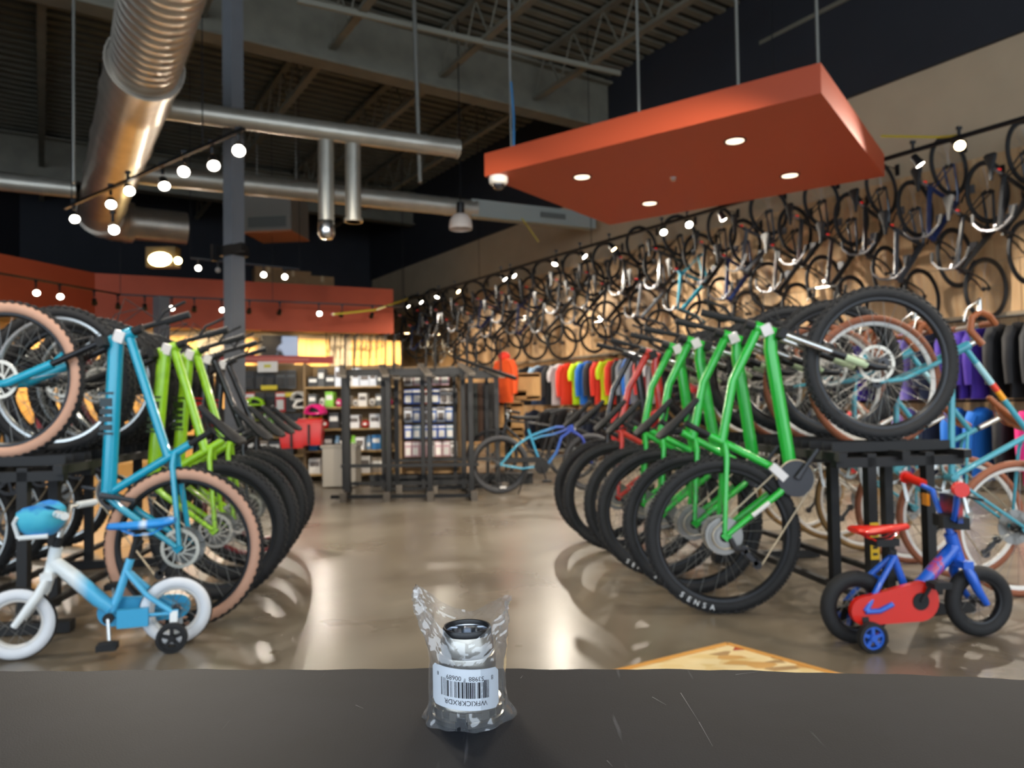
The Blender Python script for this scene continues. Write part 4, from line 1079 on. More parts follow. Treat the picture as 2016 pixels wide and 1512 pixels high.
hb = MB().tube([(0.44, 0, 0.29), (0.425, 0, 0.345)], 0.016, 10).tube([(0.37, 0.24, 0.50), (0.42, 0.11, 0.46), (0.43, 0.06, 0.36), (0.43, -0.06, 0.36), (0.42, -0.11, 0.46), (0.37, -0.24, 0.50)], 0.012, 10).build('handlebar', KU, kb)
hb.location = (0.425, 0, 0.0); 
for v in hb.data.vertices: v.co.x -= 0.425
hb.rotation_euler = (0, 0, R_(-12))
for sy in (-1, 1):
    MB().tube([(-0.02, sy * 0.16, 0.485), (-0.055, sy * 0.25, 0.505)], 0.02, 12).lathe([(0.03, 0), (0.03, 0.008), (0.0001, 0.008)], 14, M=Matrix.Translation((-0.055, sy * 0.25, 0.505)) @ Matrix.Rotation(-sy * PI / 2, 4, 'X')).build('grip', KR, hb)
    MB().tube([(0.0, sy * 0.13, 0.47), (0.05, sy * 0.15, 0.455), (0.04, sy * 0.22, 0.46)], 0.006, 6).build('brake_lever', BRUB, hb)
MB().ball((0.01, -0.1, 0.49), 0.032, 14, sc=(1, 1, 1)).build('bell', KR, hb)
MB().box((0.02, 0, 0.40), (0.02, 0.16, 0.11)).build('bar_plate', ramp_mat('plate_print', [(0, '#1846a8'), (0.4, '#1c1c28'), (0.6, '#b02c28'), (1, '#1c1c28')], 'Z', 0.35, 0.46, 0.4, noise=0.4, nscale=30), hb)
MB().box((0.0, 0, 0.345), (0.07, 0.1, 0.05)).box((0.05, 0, 0.335), (0.06, 0.06, 0.05)).build('bar_clamp', BRUB, hb)
MB().box((-0.03, 0.12, 0.42), (0.012, 0.05, 0.05)).build('front_reflector', mat('amber_reflector'), hb)
for sd in (1, -1): training_wheel(kb, sd, BRUB, 0.06, KU, BRUB, -Rb)
pr = at_z(1685, 1266, 0.0); pfw = at_z(1943, 1252, 0.0)
place(kb, pr.x, pr.y, Rb, math.degrees(math.atan2(pfw.y - pr.y, pfw.x - pr.x)), 0)

# ================================================================== BEACH CRUISER AND A BLACK BIKE BEHIND IT
CRU = ramp_mat('cruiser_fade', [(0, '#3a8fa8'), (0.45, '#348aac'), (0.75, '#2b4fa8'), (1, '#2a3f9c')], 'X', 0.0, 0.95, 0.35, coat=0.4)
cz = thing('cruiser_bicycle', 'beach cruiser with curved frame fading from teal to blue', 'bicycle')
Rc_ = 0.335; BBc = Vector((0.48, 0, -0.03)); Hc = Vector((0.83, 0, 0.42)); Sc = Vector((0.36, 0, 0.32))
fr = MB().tube([Hc + Vector((0.03, 0, -0.06)), Hc + Vector((-0.01, 0, 0.05))], 0.023, 12)
fr.tube([Hc, (0.66, 0, 0.42), (0.5, 0, 0.37), Sc, (0.2, 0.02, 0.22), (0.08, 0.05, 0.08), (0.0, 0.06, 0.0)], 0.015, 10).tube([Sc, (0.2, -0.02, 0.22), (0.08, -0.05, 0.08), (0.0, -0.06, 0.0)], 0.012, 10)
fr.tube([Hc + Vector((0.02, 0, -0.03)), (0.72, 0, 0.3), (0.66, 0, 0.13), (0.57, 0, 0.01), BBc], 0.017, 10)
fr.tube([Hc + Vector((0.01, 0, -0.015)), (0.62, 0, 0.335), (0.48, 0, 0.315), Sc - Vector((-0.02, 0, 0.04))], 0.012, 10)
fr.tube([BBc, Sc, Sc + Vector((-0.025, 0, 0.08))], 0.015, 10)
for sy in (-1, 1): fr.tube([BBc + Vector((-0.03, sy * 0.025, 0)), (0.25, sy * 0.05, -0.05), (0, sy * 0.06, 0)], 0.011, 10)
fr.build('frame', CRU, cz)
fk = MB()
for sy in (-1, 1): fk.tube([Hc + Vector((0.035, sy * 0.05, -0.06)), (0.95, sy * 0.055, 0.3), (1.02, sy * 0.055, 0.14), (1.06, sy * 0.055, 0.0)], [0.014, 0.014, 0.012, 0.01], 10)
fk.bar(Hc + Vector((0.033, -0.06, -0.06)), Hc + Vector((0.033, 0.06, -0.06)), 0.03, 0.025).build('fork', CRU, cz)
wm = wheel_meshes(Rc_, 0.028, mat('tyre_grey', '#343436', 0.7), None, RIMB)
add_wheel(cz, 'rear_wheel', 0, wm); add_wheel(cz, 'front_wheel', 1.06, wm)
MB().box((0.03, -0.03, -0.26), (0.07, 0.012, 0.025)).build('spoke_reflector', WHITEL, cz)
MB().lathe([(0.085, 0.003), (0.0001, 0.006), (0.0001, -0.006), (0.085, -0.003)], 24, M=Matrix.Translation(BBc + Vector((0, -0.05, 0))) @ RXW).bar((0.02, -0.05, 0.05), (0.46, -0.05, 0.05), 0.06, 0.012, up=(0, 1, 0)).build('chain_guard', BRUB, cz)
for s_ in (-1, 1):
    d = Vector((0.05 * s_, 0, -0.16 * s_)); c = MB().tube([BBc + Vector((0, -0.06 * s_, 0)), BBc + Vector((0, -0.075 * s_, 0)) + d], 0.01, 8).build('crank_arm', DKALLOY, cz)
    MB().box(BBc + Vector((0, -0.12 * s_, 0)) + d, (0.1, 0.08, 0.025)).build('pedal', BRUB, c)
MB().tube([(0.3, -0.07, -0.05), (0.2, -0.12, -0.33)], 0.008, 8).build('kickstand', BRUB, cz)
MB().tube([Sc, Sc + Vector((-0.05, 0, 0.17))], 0.013, 10).build('seatpost', BRUB, cz)
link('saddle', saddle_mesh(BRUB, 1.2), cz, Sc + Vector((-0.06, 0, 0.21)))
hbm = MB().tube([Hc + Vector((-0.01, 0, 0.04)), Hc + Vector((-0.03, 0, 0.13)), Hc + Vector((0.03, 0, 0.14))], 0.014, 8)
hbm.tube([Hc + Vector((-0.26, -0.34, 0.17)), Hc + Vector((-0.12, -0.33, 0.21)), Hc + Vector((0.02, -0.2, 0.2)), Hc + Vector((0.03, 0, 0.14)), Hc + Vector((0.02, 0.2, 0.2)), Hc + Vector((-0.12, 0.33, 0.21)), Hc + Vector((-0.26, 0.34, 0.17))], 0.012, 8)
h = hbm.build('handlebar', BRUB, cz)
for sy in (-1, 1): MB().tube([Hc + Vector((-0.14, sy * 0.332, 0.205)), Hc + Vector((-0.28, sy * 0.342, 0.165))], 0.018, 8).build('grip', BRUB, h)
MB().ball(Hc + Vector((0.045, -0.02, -0.01)), 0.03, 10, sc=(0.4, 1, 1.2)).build('head_badge', WHITEL, cz)
p = at_z(985, 972, 0.0); place(cz, p.x, p.y, Rc_, 4, 0)
flat_blk = dict(CITY, paint=mat('paint_black'), tyre=RUB, rim=RIMB, bars='flat', wb=1.08, R=0.35, pedals=BRUB, norotor=True, crankmat=DKALLOY)
bb1 = bike('city_bike', 'black city bike parked behind the blue beach cruiser', 'bicycle', flat_blk)
p = at_z(1015, 945, 0.0); place(bb1, 0.80, 9.98, 0.35, 180, 0)

# ================================================================== BICYCLES HANGING ON THE RIGHT WALL
HANG = dict(CITY, R=0.345, tw=0.021, lite=True, norotor=True, reflector=True, bars='flat', barw=0.2, barmat=mat('bar_alloy_grey', '#77777a', 0.45, 0.6), tt=0.027, dt=0.034, st=0.025, pedals=mat('pedal_grey', '#55565a', 0.5))
protos = []
GREYT = mat('paint_gunmetal', '#4a4d52', 0.35, 0.3)
for nm, P, label, kw in (
    ('black', mat('paint_black'), 'black bicycle hanging nose down on the plywood wall', dict(postmat=mat('post_alloy', '#9a9a9a', 0.4, 0.7), tape=BRUB)),
    ('blue', mat('paint_navy', '#142650', 0.35, coat=0.4), 'dark blue bicycle hanging nose down on the plywood wall', dict(postmat=mat('post_alloy', '#9a9a9a', 0.4, 0.7), tape=BRUB)),
    ('gun', GREYT, 'gunmetal grey bicycle hanging nose down on the plywood wall', dict(postmat=BRUB, tape=BRUB)),
    ('drop', mat('paint_black'), 'black drop bar bicycle hanging nose down on the plywood wall', dict(bars='drop', postmat=BRUB)),
    ('tealf', mat('paint_hang_teal', '#2c8fa6', 0.35, coat=0.4), 'teal bicycle hanging nose down among the black ones on the wall', dict(postmat=mat('post_alloy', '#9a9a9a', 0.4, 0.7), tape=BRUB))):
    S = dict(HANG, paint=P, **kw)
    if nm != 'tealf': S['forkmat'] = mat('paint_black')
    protos.append(bike('hanging_bicycle', label, 'bicycle', S, group='%s bicycles hanging on the plywood wall' % {'black': 'black flat bar', 'blue': 'dark blue', 'gun': 'gunmetal', 'drop': 'black drop bar', 'tealf': 'teal'}[nm]))
used = [False] * 5
HOOK = MB().bar((0, 0, 0.09), (0.0, 0, -0.05), 0.05, 0.012, up=(0, 1, 0)).tube([(0, 0.01, 0.03), (0, 0.36, 0.03), (0, 0.39, 0.045), (0, 0.40, 0.08)], 0.007, 6).mesh('wall_hook', BLACKM)
random.seed(11)
hung = []
t = -1.75; i = 0; order = [0, 0, 3, 1, 0, 0, 1, 2, 0, 3, 0, 0, 2, 1, 0, 4, 0, 2, 0, 3, 0, 0]
while t < 14.5:
    k = order[i % len(order)]
    if used[k]: o = copy_tree(protos[k])
    else: o = protos[k]; used[k] = True
    up = 3.62 if i % 2 == 0 else 3.30
    up += rnd(-0.06, 0.06)
    tw_ = R_(rnd(-8, 8) + 4)
    out = (WN * math.cos(tw_) + WU * math.sin(tw_)).normalized()
    xh = Vector((0, 0, -1)) + WU * rnd(-0.05, 0.05); xh.normalize()
    out = (out - xh * out.dot(xh)).normalized(); yh = out.cross(xh)
    pos = on_wall(t, 0.385, up)
    o.matrix_world = Matrix(((xh.x, yh.x, out.x, pos.x), (xh.y, yh.y, out.y, pos.y), (xh.z, yh.z, out.z, pos.z), (0, 0, 0, 1)))
    hk = link('wall_hook', HOOK, None, on_wall(t, 0.016, up + 0.345 - 0.075), (0, 0, WROT))
    tag(hk, 'black steel hook on the plywood wall carrying a hanging bicycle', 'hook', 'bicycle hooks on the wall')
    hung.append((o, k, i % 2 == 0))
    t += 0.37 + 0.004 * i; i += 1
HN = ['black', 'dark blue', 'gunmetal', 'drop bar', 'teal']
for j, (o, k, hi) in enumerate(hung):
    a_ = HN[hung[j - 1][1]] if j else None; b_ = HN[hung[j + 1][1]] if j + 1 < len(hung) else None
    own = ['black bicycle', 'dark blue bicycle', 'gunmetal grey bicycle', 'black drop bar bicycle', 'teal bicycle'][k]
    if a_ and b_: nb = 'between %s and %s ones' % tuple(sorted((a_, b_))) if a_ != b_ else 'between two %s ones' % a_
    else: nb = 'at the end of the row'
    o['label'] = '%s hung %s on the wall, %s' % (own, 'higher' if hi else 'lower', nb)
    o['group'] = o['label'].replace('hung ', '')
# rail and shelf line under the hanging bikes
tag(MB().bar(on_wall(-3, 0.05, 1.93), on_wall(14.5, 0.05, 1.93), 0.08, 0.05).build('wall_rail', mat('rail_tan', '#8e7d66', 0.6)), 'long tan wooden rail on the wall above the clothes', 'rail')
# ================================================================== EMPTY TALL RACKS IN THE MIDDLE
def tall_rack(label, x, y, L, ang, zt=1.40):
    t = thing('bike_rack', label, 'bike rack', (x, y, 0), (0, 0, ang), group='empty tall bike racks')
    n = 4
    for i in range(n):
        f = L * i / (n - 1)
        MB().bar((f - 0.1, 0.45, 0.04), (f + 0.06, -0.42, 0.03), 0.07, 0.05).build('foot', RACKM, t)
        MB().box((f + 0.07, -0.45, 0.05), (0.07, 0.06, 0.1)).build('foot_plate', mat('rack_scuffed', '#6a6156', 0.5, 0.3), t)
        MB().bar((f, 0.02, 0.05), (f, 0.02, zt), 0.055, 0.055, up=(1, 0, 0)).build('post', RACKM, t)
        MB().bar((f - 0.12, 0.3, 0.05), (f - 0.12, 0.3, zt + 0.05), 0.045, 0.045, up=(1, 0, 0)).build('post', RACKM, t)
        MB().bar((f - 0.16, 0.42, zt + 0.12), (f + 0.06, -0.4, zt - 0.04), 0.075, 0.03).build('wheel_tray', mat('rack_scuffed'), t)
        for sy in (-0.05, 0.06):
            MB().tube([(f + sy, 0.1, zt), (f + sy, 0.14, zt + 0.45), (f + sy + 0.05, 0.14, zt + 0.47)], 0.011, 6).build('wheel_hoop', RACKM, t)
    for yy, zz in ((-0.4, 0.05), (0.02, zt), (0.3, zt + 0.05), (0.3, 0.12), (0.02, 0.35),):
        MB().bar((-0.08, yy, zz), (L + 0.08, yy, zz), 0.04, 0.04).build('rail', RACKM, t)
    return t
p = at_z(668, 988, 0); q = at_z(925, 985, 0)
tall_rack('empty tall black bike rack standing in front of the product shelves', p.x, p.y + 0.42, (q - p).length, math.atan2(q.y - p.y, q.x - p.x))
tall_rack('second empty tall black bike rack close behind the first one', p.x + 0.45, p.y + 1.15, 1.25, 0.05)
# spare dark bar resting across it
tag(MB().bar(at_y(900, 705, 8.2), at_y(1015, 745, 7.6), 0.035, 0.035).build('rack_arm', RACKM), 'single black steel arm jutting out from the empty racks', 'rack arm')

# ================================================================== PRODUCT SHELVES
def ico_item(name, kind, col, w, d, h):
    key = (kind, col, round(w, 3), round(h, 3))
    if key in _items: return _items[key]
    M = mat('pack_' + col, '#' + col, 0.5)
    mb = MB()
    if kind == 'box':
        mb.box((0, 0, h / 2), (w, d, h)); mb.box((0, -d / 2 - 0.001, h * 0.62), (w * 0.8, 0.002, h * 0.3), 1)
    elif kind == 'pack':          # hanging blister pack
        mb.box((0, 0, h / 2), (w, 0.012, h)); mb.box((0, -0.018, h * 0.36), (w * 0.72, 0.03, h * 0.5), 1); mb.box((0, -0.008, h * 0.85), (w * 0.9, 0.004, h * 0.16), 1)
    elif kind == 'bottle':
        mb.lathe([(0.0001, 0), (w / 2, 0), (w / 2, h * 0.65), (w * 0.32, h * 0.78), (w * 0.36, h * 0.82), (w * 0.36, h * 0.95), (w * 0.15, h), (0.0001, h)], 14); mb.box((0, -w / 2 - .001, h * 0.35), (w * 0.5, 0.004, h * 0.25), 1)
    elif kind == 'roll':
        mb.ball((0, 0, h / 2), h / 2, 12, sc=(w / h, 0.8, 1)); mb.box((0, -h * 0.38, h / 2), (w * 0.4, 0.02, h * 0.3), 1)
    me = mb.mesh(name, [M, mat('pack_print_black', '#3b3733', 0.6) if col in ('1c1c1e', '2b2a28', '50504e') and kind == 'pack' else mat('pack_print', '#e6e2da', 0.5) if col not in ('e4ddd2', 'd8d2c8', 'dfe3ea', 'e8e4e0') else mat('pack_print_dark', '#6a5f58', 0.5)])
    _items[key] = me
    return me
_items = {}
random.seed(5)
def shelf_unit(label, x0, x1, y, zs, rows, group, ang=0.0, depth=0.4, h=1.6, desc=''):
    c = Vector(((x0 + x1) / 2, y, 0)); W_ = x1 - x0
    t = thing('shelf_unit', label, 'shelf unit', c, (0, 0, ang))
    WD = mat('shelf_wood', '#a5834f', 0.6, noise=0.15, scale=9); 
    MB().box((0, depth / 2, h / 2), (W_, 0.02, h)).build('back_panel', mat('peg_board_brown', '#7d6340', 0.7), t)
    for sx in (-1, 1): MB().box((sx * (W_ / 2), 0, h / 2), (0.03, depth, h)).build('side_panel', mat('peg_board_brown'), t)
    for z in zs: MB().box((0, 0, z), (W_ - 0.03, depth, 0.025)).build('shelf', WD, t)
    for z, spec, hang in rows:
        x = -W_ / 2 + 0.04
        i = 0
        while True:
            kind, cols, w, hh = spec[i % len(spec)]; i += 1
            if kind in ('box', 'roll'): hh *= rnd(1.05, 1.5)
            hh = round(hh, 2)
            if x + w > W_ / 2 - 0.03: break
            col = random.choice(cols); dd = min(0.2, depth * 0.6)
            me = ico_item('product_' + kind, kind, col, w, dd, hh)
            lp = Vector((x + w / 2, -0.06 if kind != 'pack' else -0.02, z - (hh + 0.01 if hang else -0.0131)))
            wp = c + Matrix.Rotation(ang, 3, 'Z') @ lp
            o = link({'box': 'boxed_product', 'pack': 'hanging_pack', 'bottle': 'water_bottle', 'roll': 'rolled_product'}[kind], me, None, wp, (0, 0, ang))
            tag(o, '%s %s %s' % (cname(col), {'box': 'boxed product', 'pack': 'hanging packet', 'bottle': 'bottle', 'roll': 'rounded pouch'}[kind], desc), {'box': 'box', 'pack': 'packet', 'bottle': 'bottle', 'roll': 'pouch'}[kind], '%s %s %s' % (cname(col), kind, group))
            x += w + rnd(0.004, 0.016)
    return t
def cname(c):
    return {'e4ddd2': 'off-white', 'd8d2c8': 'pale grey', 'dfe3ea': 'bluish white', 'e8e4e0': 'white', '2a5ab0': 'blue', '3f6fb8': 'mid blue', '1c1c1e': 'black', '2b2a28': 'charcoal', 'c8281e': 'red', 'e0287a': 'pink', 'e08a28': 'orange', '86c83a': 'lime green',
            '6a8aa8': 'steel blue', '8a7a68': 'brown', 'd8b020': 'yellow', '1f6fa8': 'teal blue', 'c9a0a8': 'pale pink', '50504e': 'dark grey'}[c]
P = lambda px, y: (px - 1008) / FPX * y
ya = 10.4
shelf_unit('tall wooden shelf unit full of boxes behind the empty racks', P(607, ya), P(783, ya), ya, (0.1, 0.42, 0.72, 1.02, 1.3),
    [(0.1, [('box', ['8a7a68', 'd8d2c8'], 0.16, 0.16)], 0), (0.42, [('box', ['1c1c1e', '1f6fa8', 'e8e4e0'], 0.12, 0.15), ('bottle', ['6a8aa8', '86c83a', 'd8d2c8'], 0.08, 0.2)], 0),
     (0.72, [('box', ['1c1c1e', 'e08a28', 'd8b020', 'e8e4e0'], 0.14, 0.16), ('roll', ['c8281e', 'e8e4e0'], 0.12, 0.1)], 0), (1.02, [('box', ['2b2a28', '50504e', 'e4ddd2', '86c83a'], 0.11, 0.14), ('roll', ['e4ddd2', 'e0287a'], 0.1, 0.09)], 0),
     (1.3, [('box', ['dfe3ea', 'd8d2c8', '6a8aa8', '2b2a28'], 0.13, 0.13), ('box', ['dfe3ea', '50504e'], 0.09, 0.18)], 0)], 'on the tall wooden shelves', h=1.62, desc='on the tall wooden shelves behind the racks')
yb = 9.9
shelf_unit('peg board stand of white and blue packets beside the empty racks', P(790, yb), P(905, yb), yb, (0.1, 0.3),
    [(1.5, [('pack', ['e8e4e0', 'c9a0a8', 'dfe3ea'], 0.11, 0.19)], 1), (1.26, [('pack', ['3f6fb8', '2a5ab0', 'e8e4e0', 'c8281e'], 0.11, 0.2)], 1), (1.02, [('pack', ['dfe3ea', 'dfe3ea', '3f6fb8'], 0.1, 0.2)], 1), (0.78, [('pack', ['e8e4e0', '2a5ab0', '6a8aa8'], 0.1, 0.18)], 1), (0.56, [('pack', ['e8e4e0', 'c9a0a8'], 0.09, 0.2)], 1)],
    'on the peg board stand', depth=0.3, h=1.56, desc='on the peg board stand beside the racks')
yc = 12.2
shelf_unit('dark slat wall of black bags and helmets under a white sign', P(478, yc), P(603, yc), yc, (0.25, 0.55),
    [(1.66, [('pack', ['1c1c1e', '2b2a28', '50504e'], 0.16, 0.3)], 1), (1.3, [('pack', ['1c1c1e', '50504e', '2b2a28', 'c8281e'], 0.16, 0.32)], 1), (0.95, [('pack', ['1c1c1e', '86c83a', '2b2a28'], 0.15, 0.3)], 1), (0.25, [('box', ['8a7a68', '2b2a28'], 0.2, 0.2)], 0)],
    'on the dark slat wall', depth=0.3, h=1.75, desc='on the dark slat wall under the sign')
# sign and yellow price strips
sg = thing('sign_board', 'small white sign with a yellow mark above the dark slat wall', 'sign', at_y(527, 722, yc - 0.25))
MB().box((0, 0, 0), (0.32, 0.02, 0.17)).build('board', mat('sign_white', '#dcd6cc', 0.5), sg)
MB().box((0, -0.012, 0.01), (0.11, 0.004, 0.05)).build('yellow_mark', mat('mark_yellow', '#c8bc28', 0.5), sg)
for px, py in ((530, 763), (577, 777)):
    tag(MB().box((0, 0, 0), (0.26, 0.02, 0.07)).build('price_strip', mat('strip_yellow', '#dcc31c', 0.5)), 'bright yellow strip across a black bag on the slat wall', 'strip', 'yellow strips on the slat wall').location = at_y(px, py, yc - 0.25)
def helmet(px, py, y, col, nm, r=0.1):
    t = thing('helmet', nm + ' cycling helmet on display by the dark slat wall', 'helmet', at_y(px, py, y), (0, 0, rnd(-1, 1)), group=nm + ' helmets on display')
    mb = MB()
    for j in range(5):
        a = -0.6 + 0.3 * j
        mb.tube([(-1.3 * r, a * r * 1.2, -0.1 * r), (-0.9 * r, a * r * 1.3, 0.65 * r), (0, a * r * 1.25, 0.95 * r), (0.95 * r, a * r * 1.15, 0.55 * r), (1.35 * r, a * r * 0.8, -0.15 * r)], r * 0.2, 7)
    mb.tube([(1.3 * r * math.cos(a), 0.95 * r * math.sin(a), -0.15 * r) for a in [2 * PI * k / 16 for k in range(16)]], r * 0.16, 7, closed=True)
    mb.build('shell', mat('helmet_' + col, '#' + col, 0.3), t)
    MB().ball((0, 0, 0.05 * r), r * 0.82, 12, sc=(1.2, 0.95, 0.85)).build('liner', BRUB, t)
for a in ((487, 800, 11.9, 'a8e020', 'neon yellow'), (502, 795, 11.9, 'a8e020', 'neon yellow'), (491, 826, 11.9, 'c4d820', 'neon yellow'), (598, 800, 10.6, 'e0dcd4', 'white'), (592, 785, 11.6, 'e0dcd4', 'white'), (622, 812, 10.1, 'e0287a', 'pink')): helmet(*a)
# red panniers
for px, py in ((578, 858), (612, 852)):
    p = at_y(px, py, 9.7); tg = thing('pannier_bag', 'bright red roll top pannier hanging by the product shelves', 'bag', p, group='red panniers')
    loft_ = MB(); vs = [(-.14, -.07, -.16), (.14, -.07, -.16), (.14, .07, -.16), (-.14, .07, -.16), (-.16, -.09, 0), (.16, -.09, 0), (.16, .09, 0), (-.16, .09, 0), (-.15, -.05, .14), (.15, -.05, .14), (.15, .05, .14), (-.15, .05, .14)]
    loft_.add(vs, [(3, 2, 1, 0), (8, 9, 10, 11)] + [(i * 4 + j, i * 4 + (j + 1) % 4, (i + 1) * 4 + (j + 1) % 4, (i + 1) * 4 + j) for i in range(2) for j in range(4)]).build('body', mat('pannier_red', '#b81a14', 0.4, bump=0.3, scale=20), tg)
    MB().tube([(-0.16, 0, 0.15), (0.16, 0, 0.15)], 0.04, 10).build('rolled_top', mat('pannier_red'), tg)
    MB().box((0, -0.1, -0.02), (0.03, 0.012, 0.26)).build('strap', BRUB, tg)
# white storage crate low behind the racks and low dark plinth
tag(MB().box((0, 0, 0.27), (0.42, 0.35, 0.5)).box((0, 0, 0.53), (0.46, 0.39, 0.03)).build('storage_cabinet', mat('cabinet_pale', '#8e867a', 0.5)), 'low pale cabinet with a wooden top behind the empty racks', 'cabinet').location = (P(672, 9.6), 9.6, 0)
tag(MB().box((0, 0, 0.06), (2.1, 0.16, 0.12)).box((0, 0, 0.13), (2.12, 0.18, 0.02)).build('display_plinth', mat('plinth_black', '#101010', 0.6)), 'long low black plinth on the floor below the product shelves', 'plinth').location = (-0.8, 9.63, 0)

# ------------------------------------------------------------------ back counter under the mezzanine
yq = (bw0 + (bw1 - bw0) * 0.55)
def back_pt(px, off):
    kk = (px - 1008) / FPX; A = bw0 + fn * off; B = bw1 + fn * off
    s = (kk * A.y - A.x) / ((B.x - A.x) - kk * (B.y - A.y)); return A + (B - A) * s
FR = math.atan2(fdir.y, fdir.x)
a, b = back_pt(398, 1.2), back_pt(655, 1.2); zr = at_y(520, 708, (a.y + b.y) / 2).z
vl = thing('red_valance', 'long red light valance above the service counter', 'valance', (a + b) / 2 + Vector((0, 0, zr)), (0, 0, FR))
MB().box((0, 0, 0), ((b - a).length, 0.2, 0.15)).build('panel', mat('valance_red', '#b8382c', 0.45), vl)
MB().box((0, -0.101, 0), ((b - a).length * 0.6, 0.004, 0.05)).build('stripe', mat('valance_pink', '#cf6a58', 0.5), vl)
for sx in (-0.45, 0.45): MB().tube([(sx * (b - a).length, 0, 0.07), (sx * (b - a).length, 0, ZB + 0.1 - zr)], 0.012, 6).build('hanger_rod', BLACKM, vl)
ct = thing('service_counter', 'dark service counter under the red valance', 'counter', Vector(((a + b) / 2)), (0, 0, FR))
MB().box((0, 0, 0.5), ((b - a).length, 0.6, 1.0)).build('body', mat('counter_dark', '#3c342c', 0.6), ct)
MB().box((0, 0, 1.02), ((b - a).length + 0.06, 0.66, 0.04)).build('worktop', BRUB, ct)
p = back_pt(551, 0.35); z = at_y(551, 681, p.y).z
tv = thing('television', 'wall television with a dark and pale blue picture above the valance', 'television', Vector((p.x, p.y, z)), (0, 0, FR))
MB().box((0, 0, 0), (0.80, 0.06, 0.47)).build('bezel', BRUB, tv)
def tv_mat():
    M = bpy.data.materials.new('tv_picture'); M.use_nodes = True; nt = M.node_tree; b = nt.nodes['Principled BSDF']; L_ = nt.links.new
    tc = nt.nodes.new('ShaderNodeTexCoord'); sp = nt.nodes.new('ShaderNodeSeparateXYZ'); L_(tc.outputs['Object'], sp.inputs[0])
    n = nt.nodes.new('ShaderNodeTexNoise'); n.inputs['Scale'].default_value = 4; L_(tc.outputs['Object'], n.inputs['Vector'])
    m1 = nt.nodes.new('ShaderNodeMath'); m1.operation = 'MULTIPLY_ADD'; m1.inputs[1].default_value = 1.6; L_(sp.outputs['X'], m1.inputs[0]); L_(n.outputs['Fac'], m1.inputs[2])
    r = nt.nodes.new('ShaderNodeValToRGB'); e = r.color_ramp.elements; e[0].position, e[0].color = 0.5, lin('#1a1c24'); e[1].position, e[1].color = 0.62, lin('#9aa6bc')
    L_(m1.outputs[0], r.inputs['Fac']); b.inputs['Base Color'].default_value = (0, 0, 0, 1); L_(r.outputs['Color'], b.inputs['Emission Color']); b.inputs['Emission Strength'].default_value = 0.9; b.inputs['Roughness'].default_value = 0.7; b.inputs['Specular IOR Level'].default_value = 0.1
    return M
MB().box((0, -0.031, 0), (0.76, 0.004, 0.43)).build('screen', tv_mat(), tv)
for px0, px1 in ((388, 442), (508, 580), (650, 692)):
    a_, b_ = back_pt(px0, 0.06), back_pt(px1, 0.06)
    tag(MB().box((0, 0, 0), ((b_ - a_).length, 0.04, 0.9)).build('grey_noticeboard', mat('panel_grey', '#8f877c', 0.6)), 'plain grey notice board on the plywood wall under the fascia', 'notice board', 'grey notice boards').location = (a_ + b_) / 2 + Vector((0, 0, ZB - 0.42))
    bpy.context.view_layer.update(); COL.objects[-1].rotation_euler = (0, 0, FR)
for i, px in enumerate((655, 662, 670, 678, 700, 710, 720, 730, 740, 752)):
    p = back_pt(px, 0.3); z0 = at_y(px, 704, p.y).z
    tag(MB().tube([(0, 0, 0), (0.03, 0, 0.5), (0.06, 0, 0.72), (0.1, 0, 0.74)], 0.014, 6).box((0.0, 0.1, 0.3), (0.03, 0.22, 0.03)).build('display_fork', mat('fork_dark', '#3a352e', 0.5)), 'dark bicycle fork hung on the plywood wall at the back', 'fork', 'forks hung on the back wall').location = Vector((p.x, p.y, z0 - 0.02))
# cartons on the mezzanine
CARD = mat('cardboard', '#8a6a46', 0.8, noise=0.1, scale=6)
for px, w, h in ((527, 0.55, 0.55), (575, 0.75, 0.5), (632, 0.5, 0.42)):
    kk = (px - 1008) / FPX; A = fC - fn * 0.8; B = fB - fn * 0.8; s = (kk * A.y - A.x) / ((B.x - A.x) - kk * (B.y - A.y)); p = A + (B - A) * s
    for lv in range(2):
        t_ = thing('cardboard_carton', 'brown cardboard carton, %s of its stack of two behind the orange fascia' % ('upper' if lv else 'lower'), 'carton', Vector((p.x, p.y, ZB + 0.1 + lv * 0.75)), (0, 0, FR), group='cartons on the mezzanine')
        hh = 0.75 if lv == 0 else h
        MB().box((0, 0, hh / 2), (w, 0.5, hh)).build('carton_body', CARD, t_); MB().box((0, 0, hh + 0.001), (0.06, 0.5, 0.002)).box((0, -0.251, hh - 0.06), (0.06, 0.002, 0.12)).build('tape', mat('packing_tape', '#b09468', 0.3), t_)

# ================================================================== CLOTHES ALONG THE WALL
def garment_mesh(key, M, long_=True, h=0.68):
    mb = MB(); n = 14
    rings = [(0.0, 0.06, 0.035), (-0.015, 0.1, 0.05), (-0.05, 0.2, 0.06), (-0.1, 0.225, 0.062), (-0.25, 0.215, 0.06), (-0.45, 0.205, 0.055), (-h, 0.215, 0.05)]
    vs = []
    for z, hw, th in rings:
        for j in range(n):
            a = 2 * PI * j / n
            vs.append((th * math.sin(a) + 0.006 * math.sin(9 * a + z * 20), hw * math.cos(a), z))
    fs = [(i * n + j, (i + 1) * n + j, (i + 1) * n + (j + 1) % n, i * n + (j + 1) % n) for i in range(len(rings) - 1) for j in range(n)]
    fs += [tuple(range(n)), tuple((len(rings) - 1) * n + j for j in range(n - 1, -1, -1))]
    mb.add(vs, fs)
    for s in (-1, 1):
        e = -0.55 if long_ else -0.3
        mb.tube([(0, s * 0.17, -0.06), (0.01, s * 0.235, -0.16), (0.012, s * 0.25, (e - 0.16) / 2), (0.005, s * 0.245, e)], [0.055, 0.058, 0.05, 0.042], 9)
    return mb.mesh('garment_' + key, M)
